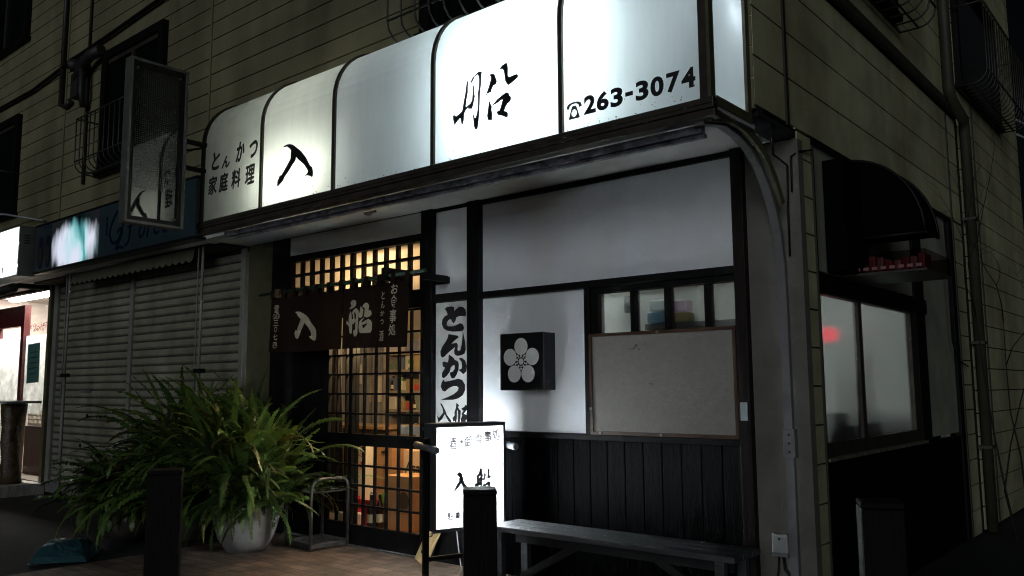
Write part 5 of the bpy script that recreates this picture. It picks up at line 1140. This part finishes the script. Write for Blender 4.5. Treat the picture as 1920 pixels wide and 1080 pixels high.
def bottle(label, x, y, z, h, r, m, cap=(0.3, 0.25, 0.1), grp=None):
    t = thing('bottle', label, 'bottle', (x, y, z), group=grp)
    MB().lathe([(0.0, 0.0), (r, 0.003), (r, h * 0.56), (r * 0.85, h * 0.66), (r * 0.42, h * 0.78), (r * 0.38, h * 0.96), (r * 0.44, h * 0.97), (0.0, h * 0.975)], 0, 0, 18).build('glass', m, t)
    MB().lathe([(0.0, h * 0.976), (r * 0.5, h * 0.976), (r * 0.5, h), (0.0, h)], 0, 0, 14).build('cap', mat('cap_%d' % int(cap[0] * 100), cap, 0.4), t)
    MB().lathe([(r * 1.01, h * 0.18), (r * 1.01, h * 0.42)], 0, 0, 18).build('paper_label', mat('label_cream', (0.5, 0.45, 0.3), 0.6, 0.2, 9), t, fix=False)
M_brn = mat('brown_bottle_glass', (0.03, 0.012, 0.005), 0.12, 0.2); M_grn = mat('green_bottle_glass', (0.1, 0.3, 0.03), 0.12, 0.15)
bottle('tall green sake bottle in front of the pale beer carton', -3.8, 0.42, 0.1, 0.4, 0.052, M_grn)
for i, (x, y) in enumerate(((-3.93, 0.36), (-3.87, 0.33), (-3.76, 0.3), (-3.8, 0.24))): bottle('dark brown beer bottle at the foot of the cartons', x, y, 0.1, 0.28, 0.034, M_brn, (0.5, 0.45, 0.4), 'brown beer bottles inside the door')
t = thing('paper_packet', 'white packet with red letters lying at the bottom left of the door', 'packet', (-4.12, 0.28, 0.1)); B(-0.13, 0.13, -0.05, 0.05, 0, 0.1).build('wrap', mat('white_wrap', (0.7, 0.62, 0.52), 0.6), t, 0.006)
mb = MB()
for ch, x in zip('ORO', (0.0, 0.045, 0.09)): put(mb, ch, lambda u, v, d=0: (u, -0.052, v), x, 0.05, 0.036, 0.05, 0.03)
mb.build('print', M_rp, t, fix=False)
t = thing('door_curtain', 'dark cloth hanging inside the left door leaf', 'curtain', (-4.32, 0.25, 0.2)); mb = MB()
for i in range(12):
    a, b_ = -0.12 + 0.02 * i, -0.12 + 0.02 * (i + 1); ya, yb = 0.015 * math.sin(i * 1.4), 0.015 * math.sin((i + 1) * 1.4); b = len(mb.v)
    mb.v += [(a * 1.4, ya, 0.0), (b_ * 1.4, yb, 0.0), (b_ * 0.7, yb, 1.5), (a * 0.7, ya, 1.5)]; mb.f.append((b, b + 1, b + 2, b + 3)); mb.smooth.append(True)
o = mb.build('cloth', mat('dark_cloth', (0.05, 0.04, 0.035), 0.9, 0.2), t, fix=False); o.modifiers.new('thick', 'SOLIDIFY').thickness = 0.003
# shelving unit in the middle distance
t = thing('display_shelf', 'shelving unit with small goods deep inside the dining room', 'shelf', (-5.0, 1.75, 0.013))
M_shw = mat('shelf_wood', (0.24, 0.2, 0.17), 0.6, 0.15, 6)
for z in (0.7, 1.0, 1.2, 1.42, 1.6): B(-0.25, 0.3, -0.12, 0.2, z - 0.012, z + 0.012).build('shelf', M_shw, t)
for x in (-0.26, 0.31): B(x - 0.012, x + 0.012, -0.12, 0.2, 0, 1.75).build('upright', M_shw, t)
B(-0.25, 0.3, 0.2, 0.21, 0, 1.75).build('back', mat('shelf_back', (0.16, 0.18, 0.24), 0.7, 0.2, 3), t)
rnd = random.Random(17)
for k in range(16):
    z = (1.0, 1.2, 1.42, 0.7)[k % 4] + 0.026; x = -5.2 + 0.13 * (k // 4) + rnd.uniform(-0.01, 0.01); h = rnd.uniform(0.06, 0.15)
    c_ = [(0.45, 0.42, 0.36), (0.4, 0.05, 0.04), (0.08, 0.1, 0.16), (0.3, 0.22, 0.1), (0.12, 0.16, 0.12)][(k * 7) % 5]
    tag(B(x, x + rnd.uniform(0.06, 0.11), 1.66, 1.8, z, z + h).build('goods_box', mat('goods_%d' % ((k * 7) % 5), c_, 0.5, 0.15), bevel=0.006), 'small box of goods on the shelving unit inside', 'box', 'small boxes on the indoor shelves')
for i, (x, z) in enumerate(((-5.15, 1.213), (-5.02, 1.213), (-4.8, 1.013), (-4.88, 1.433), (-5.1, 0.713), (-4.95, 0.713), (-4.8, 0.713))): bottle('bottle standing among the boxes on the indoor shelving unit', x, 1.68, z + 0.001, (0.17, 0.15, 0.16)[i % 3], 0.03, (M_brn, M_grn)[i % 2], (0.5, 0.45, 0.4), 'bottles on the indoor shelves')
for i, (x, y, z, w_, h_) in enumerate(((-5.6, 1.73, 1.1, 0.2, 0.28), (-5.9, 1.73, 1.3, 0.16, 0.22))): tag(B(x, x + w_, y, y + 0.003, z, z + h_).build('paper_notice', mat('notice_paper', (0.6, 0.57, 0.5), 0.7)), ('larger paper notice taped to the indoor cabinet door', 'smaller higher paper notice on the left indoor cabinet door')[i], 'notice')
tag(MB().tube([(-5.3, 1.55, 0.013), (-5.3, 1.55, 2.56)], 0.028, 10).build('steel_column', mat('bright_steel', (0.5, 0.5, 0.5), 0.3, metal=0.8)), 'slim steel column standing in front of the indoor shelves', 'column')
t = thing('glass_cabinet', 'pale blue-grey cabinet left of the steel column inside', 'cabinet', (-5.75, 2.0, 0.013)); B(-0.35, 0.35, -0.25, 0.25, 0, 1.7).build('carcass', mat('cabinet_blue', (0.2, 0.22, 0.28), 0.4, 0.2, 3), t, 0.01); B(-0.33, -0.01, -0.262, -0.251, 0.1, 1.65).box(0.01, 0.33, -0.262, -0.251, 0.1, 1.65).build('door', mat('cabinet_door', (0.24, 0.25, 0.28), 0.3, 0.25, 3), t)
tag(B(-3.38, -3.1, 0.16, 0.165, 0.885, 0.955).build('paper_card', mat('card_white', (0.75, 0.73, 0.68), 0.6)), 'white paper card standing on the door rail behind the lattice', 'card')
t = thing('serving_counter', 'dark wooden counter inside the dining room', 'counter', (-4.4, 1.2, 0.013)); B(-1.2, -0.1, -0.2, 0.2, 0, 0.84).build('front', mat('counter_wood', (0.12, 0.07, 0.035), 0.5, 0.25, 5), t); B(-1.22, -0.08, -0.24, 0.24, 0.842, 0.875).build('counter_top', mat('counter_top', (0.25, 0.15, 0.07), 0.35, 0.2, 5), t, 0.004)
t = thing('dining_chair', 'dark chair pushed against the counter inside', 'chair', (-3.75, 1.3, 0.013)); B(-0.2, 0.2, -0.2, 0.2, 0.43, 0.47).build('seat', M_rtim, t); B(-0.2, 0.2, 0.17, 0.2, 0.5, 0.88).build('backrest', M_rtim, t)
for x in (-0.18, 0.18):
    for y in (-0.18, 0.18): B(x - 0.018, x + 0.018, y - 0.018, y + 0.018, 0, 0.43).build('leg', M_rtim, t)

# kitchen behind the figured windows
t = thing('kitchen_lamp', 'cool fluorescent lamp glowing behind the kitchen windows', 'lamp', (-1.72, 0.75, 2.5))
B(-0.55, 0.55, -0.05, 0.05, -0.05, 0.0).build('tube', emis('kitchen_tube', (0.93, 0.98, 0.97), 58), t)
B(-0.65, 0.65, -0.09, 0.09, 0.001, 0.06).build('fitting', M_innerw, t)
tag(MB().lathe([(0.0, -0.05), (0.035, -0.035), (0.05, 0.0), (0.035, 0.035), (0.0, 0.05)], 0, 0, 14, Matrix.Translation((-0.28, 1.1, 1.58)) @ Matrix.Scale(1.1, 4)).build('signal_lamp', emis('red_signal', (1.0, 0.05, 0.08), 1.7)), 'small red lamp glowing behind the frosted side window', 'lamp')
for k, (x0, x1, z0, z1, c_, nm, lb) in enumerate(((-1.02, -0.9, 1.64, 1.71, (0.1, 0.35, 0.55), 'storage_tin', 'blue tin behind the figured kitchen window above the pin board'), (-1.0, -0.88, 1.715, 1.78, (0.2, 0.4, 0.33), 'storage_tin', 'green tin stacked on the blue tin behind the kitchen window'), (-0.87, -0.74, 1.7, 1.77, (0.45, 0.12, 0.35), 'storage_tin', 'magenta tin behind the figured kitchen window'), (-0.88, -0.73, 1.64, 1.695, (0.5, 0.35, 0.12), 'storage_tin', 'yellow tin under the magenta tin behind the kitchen window'))):
    tag(B(x0 - 0.02, x1 - 0.02, 0.1, 0.18, z0, z1).build(nm, mat('tin_%d' % k, c_, 0.5), bevel=0.008), lb, 'tin')
tag(B(-1.05, -0.4, 0.09, 0.2, 1.6, 1.635).build('window_shelf', mat('shelf_dark', (0.03, 0.035, 0.04), 0.6)), 'dark shelf behind the kitchen window carrying the coloured tins', 'shelf')
tag(MB().lathe([(0.0, 0.0), (0.05, 0.0), (0.055, 0.1), (0.0, 0.1)], 0, 0, 16, Matrix.Translation((-1.17, 0.14, 1.72))).build('hanging_pot', mat('pot_grey', (0.12, 0.12, 0.13), 0.4)), 'small grey pot hanging behind the kitchen window', 'pot')
tag(B(-1.3, -0.45, 0.6, 1.1, 0.013, 1.62).build('cupboard', mat('orange_cupboard', (0.5, 0.25, 0.14), 0.6, 0.2, 3), bevel=0.01), 'orange-brown cupboard blurred behind the front kitchen window', 'cupboard')
tag(B(-0.4, -0.12, 0.42, 0.95, 0.013, 1.08).build('kitchen_bin', mat('bin_dark', (0.02, 0.025, 0.02), 0.6), bevel=0.02), 'dark shape standing behind the bottom of the left side pane', 'bin')
tag(B(-0.7, -0.12, 1.02, 3.1, 0.013, 1.0).build('work_table', mat('steel_table', (0.05, 0.06, 0.07), 0.35, metal=0.4), bevel=0.01), 'steel work table behind the right side pane', 'table')
